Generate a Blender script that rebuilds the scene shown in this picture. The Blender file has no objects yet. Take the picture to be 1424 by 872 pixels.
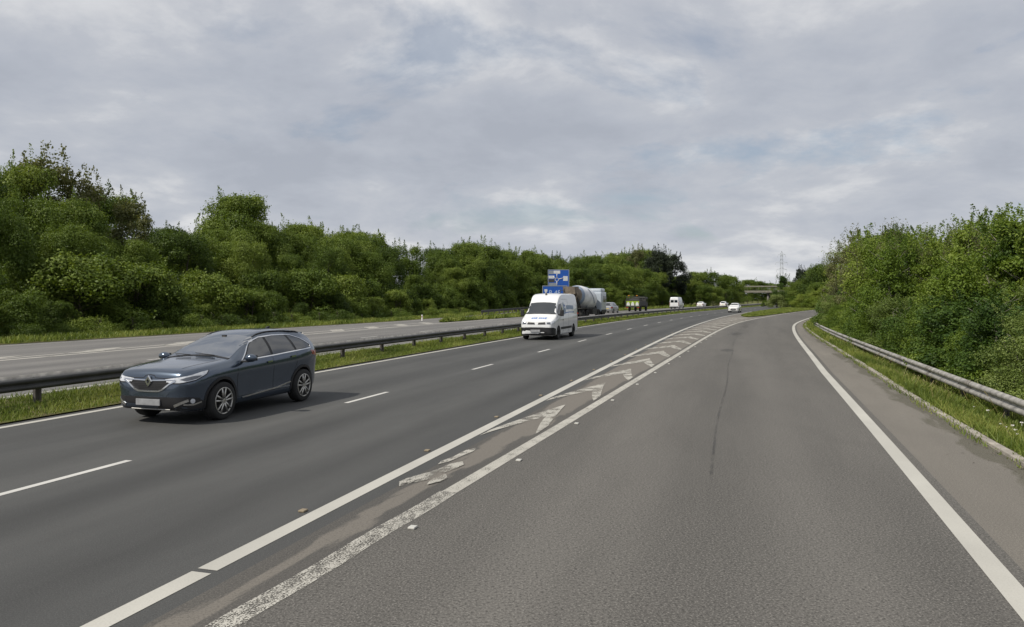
import bpy, bmesh, math, random
import numpy as np
from mathutils import Vector, Matrix
from mathutils.bvhtree import BVHTree
from mathutils.geometry import delaunay_2d_cdt

R = math.radians
scene = bpy.context.scene
COL = scene.collection
random.seed(7)

# ------------------------------------------------------------------ camera
IMG_W, FPX, EYE, HORIZON, CXP = 1424.0, 1050.0, 2.25, 415.0, 712.0
cam_data = bpy.data.cameras.new('camera')
cam = bpy.data.objects.new('camera', cam_data)
COL.objects.link(cam)
cam.location = (0, 0, EYE)
cam.rotation_euler = (R(90), 0, 0)
cam_data.sensor_width = 36.0
cam_data.lens = 36.0 * FPX / IMG_W
cam_data.shift_y = -(436.0 - HORIZON) / IMG_W
cam_data.clip_start = 0.1
cam_data.clip_end = 6000
scene.camera = cam

# ------------------------------------------------------------------ sun and sky
SUN_AZ = Vector((-0.84, -0.54)).normalized()
SUN_EL = R(47)
sun_dir = Vector((SUN_AZ.x * math.cos(SUN_EL), SUN_AZ.y * math.cos(SUN_EL), math.sin(SUN_EL)))
sd = bpy.data.lights.new('sun', 'SUN')
sd.energy = 3.8
sd.angle = R(1.6)
sd.color = (1.0, 0.94, 0.83)
so = bpy.data.objects.new('sun', sd)
COL.objects.link(so)
so.rotation_euler = (-sun_dir).to_track_quat('-Z', 'Y').to_euler()

world = bpy.data.worlds.new('World')
scene.world = world
world.use_nodes = True
wt = world.node_tree
wt.nodes.clear()
def wn(t, **kw):
    n = wt.nodes.new(t)
    for k, v in kw.items():
        setattr(n, k, v)
    return n
def wmath(op, a, b=None):
    n = wn('ShaderNodeMath', operation=op)
    for i, v in enumerate((a, b)):
        if v is None:
            continue
        if isinstance(v, (int, float)):
            n.inputs[i].default_value = v
        else:
            wt.links.new(v, n.inputs[i])
    return n.outputs[0]
tc = wn('ShaderNodeTexCoord')
sep = wn('ShaderNodeSeparateXYZ')
wt.links.new(tc.outputs['Generated'], sep.inputs[0])
zc = wmath('ADD', wmath('MAXIMUM', sep.outputs[2], 0.0), 0.26)
comb = wn('ShaderNodeCombineXYZ')
wt.links.new(wmath('DIVIDE', sep.outputs[0], zc), comb.inputs[0])
wt.links.new(wmath('DIVIDE', sep.outputs[1], zc), comb.inputs[1])
comb.inputs[2].default_value = 3.7
def wnoise(scale, detail, rough, dist, off):
    mp = wn('ShaderNodeMapping')
    mp.inputs['Location'].default_value = off
    wt.links.new(comb.outputs[0], mp.inputs[0])
    n = wn('ShaderNodeTexNoise')
    n.inputs['Scale'].default_value = scale
    n.inputs['Detail'].default_value = detail
    n.inputs['Roughness'].default_value = rough
    n.inputs['Distortion'].default_value = dist
    wt.links.new(mp.outputs[0], n.inputs['Vector'])
    return n.outputs[0]
def wramp(fac, stops):
    r = wn('ShaderNodeValToRGB')
    el = r.color_ramp.elements
    while len(el) < len(stops):
        el.new(0.5)
    for e, (p, c) in zip(el, stops):
        e.position = p
        e.color = (*c, 1)
    wt.links.new(fac, r.inputs[0])
    return r.outputs[0]
sky = wn('ShaderNodeTexSky', sky_type='NISHITA', sun_disc=False)
sky.sun_elevation = SUN_EL
sky.sun_rotation = math.atan2(SUN_AZ.x, SUN_AZ.y)
sky.air_density = 1.0
sky.dust_density = 2.0
SKY_STRENGTH = 0.1
puff = wnoise(2.1, 10, 0.58, 0.15, (1.3, 0.4, 0))
big = wnoise(0.75, 4, 0.5, 0.2, (4.2, 2.4, 0))
light = wmath('ADD', wmath('MULTIPLY', puff, 0.66), wmath('MULTIPLY', big, 0.34))
cloud_col = wramp(light, [(0.38, (4.0, 4.3, 4.95)), (0.46, (4.5, 4.8, 5.45)), (0.52, (5.0, 5.25, 5.8)), (0.575, (6.2, 6.35, 6.7)), (0.65, (7.5, 7.6, 7.8))])
gap = wnoise(1.5, 8, 0.6, 0.3, (-2.2, 5.1, 2.0))
cover = wramp(gap, [(0.33, (0.5, 0.5, 0.5)), (0.44, (1, 1, 1))])
# clouds close up towards the horizon
mixw = wn('ShaderNodeMix', data_type='RGBA')
wt.links.new(cover, mixw.inputs[0])
wt.links.new(sky.outputs[0], mixw.inputs[6])
wt.links.new(cloud_col, mixw.inputs[7])
lift = wramp(sep.outputs[2], [(0.0, (1.12, 1.11, 1.08)), (0.16, (1.03, 1.03, 1.02)), (0.36, (1, 1, 1)), (0.65, (1.15, 1.13, 1.09)), (1.0, (1.2, 1.18, 1.12))])
lifted = wn('ShaderNodeMix', data_type='RGBA', blend_type='MULTIPLY')
lifted.inputs[0].default_value = 1.0
wt.links.new(mixw.outputs[2], lifted.inputs[6])
wt.links.new(lift, lifted.inputs[7])
bg = wn('ShaderNodeBackground')
bg.inputs['Strength'].default_value = SKY_STRENGTH
wt.links.new(lifted.outputs[2], bg.inputs['Color'])
wo = wn('ShaderNodeOutputWorld')
wt.links.new(bg.outputs[0], wo.inputs[0])

scene.view_settings.view_transform = 'Standard'
scene.view_settings.look = 'None'
scene.view_settings.exposure = 0.0
scene.view_settings.gamma = 1.0
scene.view_settings.use_curve_mapping = False
scene.render.engine = 'CYCLES'
scene.cycles.max_bounces = 6
scene.cycles.diffuse_bounces = 3
scene.cycles.transmission_bounces = 3
scene.cycles.transparent_max_bounces = 6

# ------------------------------------------------------------------ materials
def srgb(r, g, b):
    f = lambda c: (c / 255 / 12.92) if c / 255 <= 0.04045 else ((c / 255 + 0.055) / 1.055) ** 2.4
    return (f(r), f(g), f(b))

class Mat:
    """a small wrapper that keeps node code short"""
    def __init__(self, name):
        self.m = bpy.data.materials.new(name)
        self.m.use_nodes = True
        self.t = self.m.node_tree
        self.b = self.t.nodes['Principled BSDF']
        self.out = self.t.nodes['Material Output']
    def n(self, t, **kw):
        n = self.t.nodes.new(t)
        for k, v in kw.items():
            setattr(n, k, v)
        return n
    def link(self, a, b):
        self.t.links.new(a, b)
    def set(self, **kw):
        for k, v in kw.items():
            k = k.replace('_', ' ')
            if isinstance(v, (int, float)):
                self.b.inputs[k].default_value = v
            elif isinstance(v, tuple):
                self.b.inputs[k].default_value = (*v, 1) if len(v) == 3 else v
            else:
                self.link(v, self.b.inputs[k])
        return self
    def coord(self, kind='Object'):
        if kind == 'UV':
            return self.n('ShaderNodeUVMap').outputs[0]
        return self.n('ShaderNodeTexCoord').outputs[kind]
    def scaled(self, vec, s):
        mp = self.n('ShaderNodeMapping')
        mp.inputs['Scale'].default_value = s
        self.link(vec, mp.inputs[0])
        return mp.outputs[0]
    def noise(self, vec, scale, detail=4, rough=0.55, dist=0.0):
        n = self.n('ShaderNodeTexNoise')
        n.inputs['Scale'].default_value = scale
        n.inputs['Detail'].default_value = detail
        n.inputs['Roughness'].default_value = rough
        n.inputs['Distortion'].default_value = dist
        self.link(vec, n.inputs['Vector'])
        return n.outputs[0]
    def math(self, op, a, b=None, clamp=False):
        n = self.n('ShaderNodeMath', operation=op, use_clamp=clamp)
        for i, v in enumerate((a, b)):
            if v is None:
                continue
            if isinstance(v, (int, float)):
                n.inputs[i].default_value = v
            else:
                self.link(v, n.inputs[i])
        return n.outputs[0]
    def ramp(self, fac, stops):
        r = self.n('ShaderNodeValToRGB')
        el = r.color_ramp.elements
        while len(el) < len(stops):
            el.new(0.5)
        for e, (p, c) in zip(el, stops):
            e.position = p
            e.color = (*c, 1) if not isinstance(c, (int, float)) else (c, c, c, 1)
        self.link(fac, r.inputs[0])
        return r.outputs[0]
    def mix(self, fac, a, b, mode='MIX'):
        n = self.n('ShaderNodeMix', data_type='RGBA', blend_type=mode)
        for i, v in ((0, fac), (6, a), (7, b)):
            if isinstance(v, (int, float)):
                n.inputs[i].default_value = v
            elif isinstance(v, tuple):
                n.inputs[i].default_value = (*v, 1)
            else:
                self.link(v, n.inputs[i])
        return n.outputs[2]
    def bump(self, h, strength, dist=0.01):
        n = self.n('ShaderNodeBump')
        n.inputs['Strength'].default_value = strength
        n.inputs['Distance'].default_value = dist
        self.link(h, n.inputs['Height'])
        self.link(n.outputs[0], self.b.inputs['Normal'])

def simple(name, col, rough=0.6, metal=0.0, grime=0.15, scale=6.0, coat=0.0, spec=None):
    m = Mat(name)
    v = m.noise(m.coord(), scale, 5)
    dark = tuple(c * (1 - grime) for c in col)
    lite = tuple(min(1, c * (1 + grime * 0.5)) for c in col)
    m.set(Base_Color=m.ramp(v, [(0.3, dark), (0.7, lite)]), Roughness=rough, Metallic=metal)
    if coat:
        m.set(Coat_Weight=coat, Coat_Roughness=0.05)
    if spec is not None:
        m.b.inputs['Specular IOR Level'].default_value = spec
    return m.m

def asphalt(name, base, light, speck, dark_w=0.0, tracks=(), coarse=1.0, silt=None, silt_u=None, grow=False):
    """UV: u = metres across, v = metres along the road"""
    m = Mat(name)
    uv = m.coord('UV')
    ob = m.coord('Object')
    big = m.noise(m.scaled(uv, (0.55, 0.05, 1)), 1.0, 5, 0.6)
    col = m.ramp(big, [(0.34, base), (0.66, light)])
    blot = m.noise(m.scaled(uv, (1.0, 0.35, 1)), 0.9, 6, 0.65, 0.4)
    col = m.mix(m.math('MULTIPLY', m.ramp(blot, [(0.45, 0.0), (0.75, 1.0)]), 0.35), col, tuple(c * 0.72 for c in base))
    sp = m.n('ShaderNodeSeparateXYZ')
    m.link(uv, sp.inputs[0])
    for u0, wd, amount in tracks:
        d = m.math('ABSOLUTE', m.math('SUBTRACT', sp.outputs[0], u0))
        fall = m.math('SUBTRACT', 1.0, m.math('DIVIDE', d, wd), True)
        wob = m.noise(m.scaled(uv, (0.3, 0.12, 1)), 1.0, 3)
        fall = m.math('MULTIPLY', m.math('MULTIPLY', fall, wob), abs(amount) * 2)
        target = tuple(c * 1.5 for c in light) if amount > 0 else tuple(c * 0.55 for c in base)
        col = m.mix(fall, col, target)
    if silt is not None:
        d = m.math('ABSOLUTE', m.math('SUBTRACT', sp.outputs[0], silt_u[0]))
        fall = m.math('SUBTRACT', 1.0, m.math('DIVIDE', d, silt_u[1]), True)
        sn = m.noise(m.scaled(uv, (1.4, 0.42, 1)), 1.0, 7, 0.6, 0.6)
        if grow:   # the further from the tip of the nose, the less the traffic sweeps it
            sn = m.math('ADD', sn, m.math('MULTIPLY', m.math('SUBTRACT', sp.outputs[1], 3.0), 0.02, True))
        fall = m.ramp(m.math('MULTIPLY', m.math('POWER', fall, 0.5), sn), [(0.34, 0.0), (0.40, 0.9)])
        col = m.mix(fall, col, silt)
    g1 = m.noise(ob, 75.0 / coarse, 3, 0.7)
    col = m.mix(m.ramp(g1, [(0.5, 0.0), (0.66, speck)]), col, tuple(min(1, c * 2.2) for c in light))
    g2 = m.noise(ob, 48.0 / coarse, 3, 0.7)
    col = m.mix(m.ramp(g2, [(0.34, speck), (0.5, 0.0)]), col, tuple(c * 0.35 for c in base))
    m.set(Base_Color=col, Roughness=0.85)
    m.b.inputs['Specular IOR Level'].default_value = 0.3
    m.bump(g1, 0.5, 0.006)
    return m.m

M = {}
M['main_asphalt'] = asphalt('main_asphalt', (0.056, 0.057, 0.057), (0.086, 0.086, 0.084), 0.32,
                            tracks=((-1.0, 0.55, -0.45), (-2.85, 0.55, -0.45), (-4.9, 0.6, -0.25), (-6.9, 0.6, -0.25), (-3.9, 0.35, 0.25)), coarse=0.8)
M['slip_asphalt'] = asphalt('slip_asphalt', (0.083, 0.079, 0.073), (0.126, 0.119, 0.109), 0.72,
                            tracks=((2.4, 0.7, 0.22), (4.9, 0.7, 0.22), (3.7, 0.5, -0.18)), coarse=1.3)
M['gore_asphalt'] = asphalt('gore_asphalt', (0.062, 0.060, 0.057), (0.115, 0.106, 0.095), 0.4, coarse=1.1,
                            silt=(0.170, 0.154, 0.134), silt_u=(0.47, 0.52), grow=True)
M['strip_asphalt'] = asphalt('strip_asphalt', (0.136, 0.125, 0.110), (0.196, 0.180, 0.157), 0.4, coarse=1.0, silt=(0.085, 0.079, 0.058), silt_u=(1.0, 0.62))
M['far_asphalt'] = asphalt('far_asphalt', (0.125, 0.122, 0.120), (0.185, 0.178, 0.170), 0.3,
                           tracks=((-14.2, 0.6, -0.3), (-16.2, 0.6, -0.3), (-18.2, 0.6, -0.25), (-20.2, 0.6, -0.25)))

def paint(name, col, worn, uvscale=(9, 9), edge=0.0, fine=0.35):
    """road paint; 'worn' is how much of it has gone, with its own ragged shape"""
    m = Mat(name)
    uv = m.coord('UV')
    n1 = m.noise(m.scaled(uv, (uvscale[0], uvscale[1], 1)), 1.0, 6, 0.75)
    n2 = m.noise(m.scaled(uv, (60, 60, 1)), 1.0, 2, 0.6)
    n3 = m.noise(m.scaled(uv, (0.8, 0.5, 1)), 1.0, 4)
    mixn = m.math('ADD', m.math('MULTIPLY', n1, 1 - fine), m.math('MULTIPLY', n2, fine))
    mask = m.ramp(mixn, [(max(0.01, worn - 0.03), 0.0), (worn + 0.03, 1.0)])
    c = m.ramp(n3, [(0.3, tuple(x * 0.78 for x in col)), (0.7, col)])
    c = m.mix(m.ramp(n2, [(0.3, 0.25), (0.5, 0.0)]), c, tuple(x * 0.5 for x in col))
    m.set(Base_Color=c, Roughness=0.7)
    tr = m.n('ShaderNodeBsdfTransparent')
    mx = m.n('ShaderNodeMixShader')
    m.link(mask, mx.inputs[0])
    m.link(tr.outputs[0], mx.inputs[1])
    m.link(m.b.outputs[0], mx.inputs[2])
    m.link(mx.outputs[0], m.out.inputs[0])
    return m.m
M['paint_edge'] = paint('paint_edge', (0.50, 0.485, 0.44), 0.30)
M['paint_slip'] = paint('paint_slip', (0.48, 0.46, 0.41), 0.43, (5, 3), fine=0.55)
M['paint_worn'] = paint('paint_worn', (0.47, 0.45, 0.40), 0.478, (3.0, 1.9), fine=0.35)
M['paint_crumbled'] = paint('paint_crumbled', (0.50, 0.48, 0.43), 0.495, (9, 5), fine=0.55)
M['paint_lane'] = paint('paint_lane', (0.58, 0.57, 0.54), 0.30)
M['paint_far'] = paint('paint_far', (0.42, 0.40, 0.36), 0.42, (3, 0.6), fine=0.2)
M['dark_seam'] = paint('dark_seam', (0.080, 0.077, 0.073), 0.53, (4, 1.5), fine=0.45)
M['silt_patch'] = paint('silt_patch', (0.215, 0.187, 0.160), 0.36, (1.6, 0.9), fine=0.3)
M['moss_patch'] = paint('moss_patch', (0.115, 0.105, 0.075), 0.47, (3.0, 1.6), fine=0.45)

def soil():
    m = Mat('verge_soil')
    ob = m.coord()
    n1 = m.noise(ob, 0.5, 6, 0.6)
    n2 = m.noise(ob, 9.0, 6, 0.7)
    c = m.ramp(n1, [(0.3, (0.075, 0.09, 0.024)), (0.55, (0.115, 0.135, 0.030)), (0.75, (0.17, 0.165, 0.055))])
    n4 = m.noise(ob, 1.7, 6, 0.65)
    c = m.mix(m.ramp(n4, [(0.45, 0.0), (0.62, 0.85)]), c, (0.15, 0.125, 0.075))
    c = m.mix(m.ramp(n2, [(0.36, 0.6), (0.5, 0.0)]), c, (0.045, 0.042, 0.022))
    m.set(Base_Color=c, Roughness=1.0)
    m.b.inputs['Specular IOR Level'].default_value = 0.1
    m.bump(n2, 0.8, 0.08)
    return m.m
M['soil'] = soil()

def leaf(name, dark, mid, lite, trans=0.28, hue=0.02, obvar=0.45):
    m = Mat(name)
    a = m.n('ShaderNodeAttribute', attribute_name='tint')
    oi = m.n('ShaderNodeObjectInfo')
    f = m.math('ADD', m.math('MULTIPLY', a.outputs['Fac'], 1 - obvar), m.math('MULTIPLY', oi.outputs['Random'], obvar))
    c = m.ramp(f, [(0.12, dark), (0.5, mid), (0.9, lite)])
    m.set(Base_Color=c, Roughness=0.55)
    m.b.inputs['Specular IOR Level'].default_value = 0.25
    if trans:
        tl = m.n('ShaderNodeBsdfTranslucent')
        m.link(m.mix(1.0, c, (1.25, 1.25, 0.45), 'MULTIPLY'), tl.inputs[0])
        mx = m.n('ShaderNodeMixShader')
        mx.inputs[0].default_value = trans
        m.link(m.b.outputs[0], mx.inputs[1])
        m.link(tl.outputs[0], mx.inputs[2])
        m.link(mx.outputs[0], m.out.inputs[0])
    return m.m
M['leaf_wood'] = leaf('leaf_wood', (0.036, 0.064, 0.012), (0.100, 0.150, 0.022), (0.215, 0.270, 0.055), obvar=0.5)
M['leaf_bush'] = leaf('leaf_bush', (0.040, 0.080, 0.012), (0.135, 0.200, 0.024), (0.285, 0.340, 0.075), obvar=0.55)
M['leaf_willow'] = leaf('leaf_willow', (0.070, 0.110, 0.024), (0.155, 0.210, 0.050), (0.280, 0.335, 0.110), obvar=0.3)
M['leaf_dark'] = leaf('leaf_dark', (0.026, 0.056, 0.011), (0.066, 0.118, 0.020), (0.140, 0.200, 0.040), obvar=0.3)
M['leaf_pale'] = leaf('leaf_pale', (0.11, 0.15, 0.04), (0.19, 0.235, 0.075), (0.27, 0.31, 0.12), obvar=0.1)
M['leaf_pine'] = leaf('leaf_pine', (0.018, 0.028, 0.016), (0.030, 0.042, 0.024), (0.050, 0.062, 0.034), trans=0.1)
M['leaf_bronze'] = leaf('leaf_bronze', (0.075, 0.088, 0.032), (0.135, 0.145, 0.058), (0.20, 0.195, 0.092), obvar=0.2)
M['grass'] = leaf('grass', (0.070, 0.105, 0.018), (0.150, 0.200, 0.036), (0.275, 0.295, 0.080), trans=0.25, obvar=0.0)
M['petal'] = simple('petal', (0.8, 0.78, 0.76), 0.6)
M['bark'] = simple('bark', (0.10, 0.085, 0.065), 0.9, grime=0.5, scale=12)
M['bark_pale'] = simple('bark_pale', (0.24, 0.22, 0.18), 0.9, grime=0.5, scale=9)
M['galv'] = simple('galvanised_steel', (0.40, 0.38, 0.35), 0.55, 0.3, 0.5, 4.5)
M['galv_shaded'] = simple('shaded_steel', (0.050, 0.050, 0.048), 0.62, 0.2, 0.4, 2.5)  # barrier steel with the shade of its near face put into the colour
M['galv_worn'] = simple('worn_steel', (0.29, 0.265, 0.235), 0.6, 0.3, 0.5, 7.0)
M['post'] = simple('post_steel', (0.13, 0.12, 0.11), 0.75, 0.2, 0.4, 5.0)
M['concrete'] = simple('concrete', (0.21, 0.20, 0.165), 0.9, grime=0.3, scale=1.5)
M['concrete_dark'] = simple('concrete_dark', (0.17, 0.16, 0.15), 0.9, grime=0.35, scale=0.8)
M['kerb'] = simple('kerb_stone', (0.33, 0.30, 0.26), 0.9, grime=0.45, scale=3.0)
M['stud_amber'] = simple('stud_amber', (0.26, 0.21, 0.14), 0.6)
M['stud_white'] = simple('stud_white', (0.55, 0.54, 0.50), 0.4)
M['white_plastic'] = simple('white_plastic', (0.72, 0.72, 0.70), 0.5)
M['pylon'] = simple('pylon_steel', (0.42, 0.45, 0.49), 0.6)
M['sign_blue'] = simple('sign_blue', (0.010, 0.085, 0.40), 0.45, grime=0.1)
M['sign_white'] = simple('sign_white', (0.62, 0.63, 0.64), 0.5, grime=0.2)
M['sign_pale_blue'] = simple('sign_pale_blue', (0.42, 0.53, 0.74), 0.5)
M['sign_grey'] = simple('sign_grey', (0.24, 0.27, 0.31), 0.6)
M['sign_frame'] = simple('sign_frame', (0.28, 0.31, 0.34), 0.5, 0.3)
# vehicles
def carpaint(name, col, metal=0.0, rough=0.32):
    m = Mat(name)
    v = m.noise(m.coord(), 3.0, 4)
    m.set(Base_Color=m.ramp(v, [(0.3, tuple(c * 0.92 for c in col)), (0.7, col)]), Metallic=metal, Roughness=rough,
          Coat_Weight=0.8, Coat_Roughness=0.06)
    return m.m
M['car_grey'] = carpaint('car_grey', (0.080, 0.105, 0.145), 0.7, 0.2)
M['van_white'] = carpaint('van_white', (0.78, 0.79, 0.80))
M['car_white'] = carpaint('car_white', (0.75, 0.75, 0.74))
M['car_silver'] = carpaint('car_silver', (0.36, 0.37, 0.39), 0.5, 0.35)
M['glass'] = simple('car_glass', (0.018, 0.022, 0.026), 0.06, 0.0, 0.1, 3.0, 0.0, 0.75)
M['glass_screen'] = simple('windscreen_glass', (0.030, 0.036, 0.044), 0.03, 0.0, 0.2, 4.0)
M['glass_screen'].node_tree.nodes['Principled BSDF'].inputs['IOR'].default_value = 5.0
M['glass'].node_tree.nodes['Principled BSDF'].inputs['IOR'].default_value = 1.75
M['black_trim'] = simple('black_trim', (0.016, 0.016, 0.018), 0.55, 0.0, 0.2)
M['under_black'] = simple('under_black', (0.010, 0.010, 0.011), 0.9)
M['tyre'] = simple('tyre', (0.018, 0.018, 0.018), 0.85, 0.0, 0.2)
M['alloy'] = simple('alloy', (0.50, 0.49, 0.46), 0.3, 0.85, 0.2)
M['dark_rim'] = simple('dark_rim', (0.035, 0.035, 0.036), 0.5, 0.4)
M['chrome'] = simple('chrome', (0.72, 0.73, 0.75), 0.16, 1.0, 0.1)
M['lamp'] = simple('lamp_lens', (0.66, 0.68, 0.72), 0.08, 0.1, 0.3, 14.0, 1.0)
M['lamp_dark'] = simple('lamp_inner', (0.10, 0.11, 0.13), 0.15, 0.3, 0.4, 12.0, 0.8)
M['red_lamp'] = simple('red_lamp', (0.30, 0.02, 0.015), 0.2, 0, 0.2, 6, 0.8)
M['amber_lamp'] = simple('amber_lamp', (0.55, 0.22, 0.02), 0.25)
M['plate'] = simple('number_plate', (0.30, 0.305, 0.32), 0.6, 0, 0.3, 6.0)
M['plate_yellow'] = simple('number_plate_yellow', (0.60, 0.47, 0.12), 0.5)
M['van_blue'] = simple('van_blue', (0.13, 0.24, 0.55), 0.5)
M['van_slate'] = simple('van_slate', (0.30, 0.38, 0.50), 0.5)
M['cab_pale'] = carpaint('cab_pale', (0.42, 0.47, 0.53))
M['drum_white'] = simple('drum_white', (0.76, 0.77, 0.79), 0.4, 0, 0.3, 1.2)
M['drum_blue'] = simple('drum_blue', (0.24, 0.30, 0.40), 0.5, 0, 0.2)
M['mixer_brown'] = simple('mixer_brown', (0.24, 0.20, 0.16), 0.85, 0, 0.45, 2.5)
M['hi_green'] = simple('hi_green', (0.30, 0.42, 0.03), 0.5)
M['truck_dark'] = simple('truck_dark', (0.045, 0.045, 0.042), 0.7, 0, 0.3)

# ------------------------------------------------------------------ mesh helpers
def link(o):
    COL.objects.link(o)
    return o

def mesh_np(name, V, F, mats, smooth=False, uv=None, tint=None, mi=None):
    """V (n,3), F (m,k) with one k, uv (n,2) per vertex, tint (m,) per face, mi (m,) material index"""
    V = np.asarray(V, dtype=np.float32)
    F = np.asarray(F, dtype=np.int32)
    me = bpy.data.meshes.new(name)
    me.vertices.add(len(V))
    me.vertices.foreach_set('co', V.ravel())
    k = F.shape[1]
    me.loops.add(F.size)
    me.loops.foreach_set('vertex_index', F.ravel())
    me.polygons.add(len(F))
    me.polygons.foreach_set('loop_start', np.arange(0, F.size, k, dtype=np.int32))
    me.polygons.foreach_set('loop_total', np.full(len(F), k, dtype=np.int32))
    if smooth:
        me.polygons.foreach_set('use_smooth', np.ones(len(F), dtype=bool))
    if mi is not None:
        me.polygons.foreach_set('material_index', np.asarray(mi, dtype=np.int32))
    me.update(calc_edges=True)
    if uv is not None:
        l = me.uv_layers.new(name='UVMap')
        l.data.foreach_set('uv', np.asarray(uv, dtype=np.float32)[F.ravel()].ravel())
    if tint is not None:
        a = me.attributes.new('tint', 'FLOAT', 'FACE')
        a.data.foreach_set('value', np.asarray(tint, dtype=np.float32))
    for m in (mats if isinstance(mats, (list, tuple)) else [mats]):
        me.materials.append(m)
    me.validate()
    return me

class MB:
    """collects simple solids into one mesh"""
    def __init__(self):
        self.bm = bmesh.new()
    def box(self, c, s, rz=0.0, bevel=0.0, rot=None, mi=0):
        mat = Matrix.Translation(Vector(c)) @ (rot.to_4x4() if rot is not None else Matrix.Rotation(rz, 4, 'Z')) @ Matrix.Diagonal((*s, 1))
        r = bmesh.ops.create_cube(self.bm, size=1, matrix=mat)
        fs = {f for v in r['verts'] for f in v.link_faces}
        for f in fs:
            f.material_index = mi
        if bevel:
            es = list({e for v in r['verts'] for e in v.link_edges})
            bmesh.ops.bevel(self.bm, geom=es, offset=bevel, segments=2, affect='EDGES', profile=0.6)
        return self
    def tube(self, p, q, r0, r1=None, n=10, mi=0, caps=True):
        p, q = Vector(p), Vector(q)
        r1 = r0 if r1 is None else r1
        d = (q - p)
        z = d.normalized()
        x = z.orthogonal().normalized()
        y = z.cross(x)
        a = [self.bm.verts.new(p + (x * math.cos(t) + y * math.sin(t)) * r0) for t in [2 * math.pi * i / n for i in range(n)]]
        b = [self.bm.verts.new(q + (x * math.cos(t) + y * math.sin(t)) * r1) for t in [2 * math.pi * i / n for i in range(n)]]
        for i in range(n):
            f = self.bm.faces.new((a[i], a[(i + 1) % n], b[(i + 1) % n], b[i]))
            f.smooth = True
            f.material_index = mi
        if caps:
            self.bm.faces.new(a[::-1]).material_index = mi
            self.bm.faces.new(b).material_index = mi
        return self
    def lathe(self, prof, origin, axis, n=32, mi=0, smooth=True):
        """prof: list of (distance along the axis, radius)"""
        o, z = Vector(origin), Vector(axis).normalized()
        x = z.orthogonal().normalized()
        y = z.cross(x)
        rings = []
        for d, r in prof:
            if r < 1e-5:
                rings.append([self.bm.verts.new(o + z * d)])
            else:
                rings.append([self.bm.verts.new(o + z * d + (x * math.cos(2 * math.pi * i / n) + y * math.sin(2 * math.pi * i / n)) * r) for i in range(n)])
        for a, b in zip(rings, rings[1:]):
            for i in range(n):
                j = (i + 1) % n
                if len(a) == 1 and len(b) == 1:
                    continue
                if len(a) == 1:
                    f = self.bm.faces.new((a[0], b[j], b[i]))
                elif len(b) == 1:
                    f = self.bm.faces.new((a[i], a[j], b[0]))
                else:
                    f = self.bm.faces.new((a[i], a[j], b[j], b[i]))
                f.smooth = smooth
                f.material_index = mi
        return self
    def prism(self, pts, axis, a, b, mi=0):
        """extrude a closed outline; axis 'x','y','z' is the extrusion direction from a to b"""
        def mk(p, t):
            return {'x': (t, p[0], p[1]), 'y': (p[0], t, p[1]), 'z': (p[0], p[1], t)}[axis]
        u = [self.bm.verts.new(mk(p, a)) for p in pts]
        v = [self.bm.verts.new(mk(p, b)) for p in pts]
        n = len(pts)
        fs = [self.bm.faces.new(u), self.bm.faces.new(v[::-1])]
        for i in range(n):
            fs.append(self.bm.faces.new((u[i], v[i], v[(i + 1) % n], u[(i + 1) % n])))
        for f in fs:
            f.material_index = mi
        return self
    def mesh(self, name, mats):
        bmesh.ops.recalc_face_normals(self.bm, faces=self.bm.faces)
        me = bpy.data.meshes.new(name)
        self.bm.to_mesh(me)
        self.bm.free()
        for m in (mats if isinstance(mats, (list, tuple)) else [mats]):
            me.materials.append(m)
        return me
    def build(self, name, mats, parent=None):
        return put(name, self.mesh(name, mats), parent)

def put(name, me, parent=None):
    o = bpy.data.objects.new(name, me)
    link(o)
    if parent is not None:
        o.parent = parent
    return o

def tag(o, label=None, cat=None, group=None, kind=None):
    if label: o['label'] = label
    if cat: o['category'] = cat
    if group: o['group'] = group
    if kind: o['kind'] = kind
    return o

def thing(name, label, cat, loc=(0, 0, 0), rz=0.0, group=None):
    o = bpy.data.objects.new(name, None)
    link(o)
    o.location = loc
    o.rotation_euler = (0, 0, rz)
    o.empty_display_size = 0.2
    return tag(o, label, cat, group)

def children(o):
    return [c for c in COL.objects if c.parent == o]

def copy_tree(o, parent=None, kids=None):
    c = o.copy()
    COL.objects.link(c)
    if parent is not None:
        c.parent = parent
    for ch in list(o.children):
        copy_tree(ch, c)
    return c

# ------------------------------------------------------------------ road alignment
DS = 0.25
_s = np.arange(-40, 520, DS)
_th = 16.8533 + 0.072 * 6.282 * np.logaddexp(0, (_s - 32.1) / 6.282)
_th = np.radians(_th - 0.072 * 10 * np.logaddexp(0, (_s - 135) / 10))
_x = np.cumsum(np.sin(_th)) * DS
_y = np.cumsum(np.cos(_th)) * DS
_i0 = int(40 / DS)
_x = _x - _x[_i0] - 2.6038
_y = _y - _y[_i0] + 6.0
def P(s, off):
    """world x, y of the point off metres right of the main nose line at chainage s"""
    s = np.asarray(s, float)
    off = np.asarray(off, float)
    x, y, t = np.interp(s, _s, _x), np.interp(s, _s, _y), np.interp(s, _s, _th)
    return x + off * np.cos(t), y - off * np.sin(t)
def P3(s, off, z=0.0):
    x, y = P(s, off)
    return Vector((float(x), float(y), z))
def heading(s):
    return float(np.interp(s, _s, _th))
def locate(x, y):
    i = int(np.hypot(_x - x, _y - y).argmin())
    return float(_s[i]), float((x - _x[i]) * math.cos(_th[i]) - (y - _y[i]) * math.sin(_th[i]))
def tab(*pts):
    a = np.array(pts, float)
    return lambda s: np.interp(s, a[:, 0], a[:, 1])
def smooth_tab(*pts):
    a = np.array(pts, float)
    g = np.arange(-45, 525, 1.0)
    v = np.interp(g, a[:, 0], a[:, 1])
    k = np.ones(9) / 9
    v2 = np.convolve(np.pad(v, 4, mode='edge'), k, 'valid')
    return lambda s: np.interp(s, g, v2)
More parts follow.
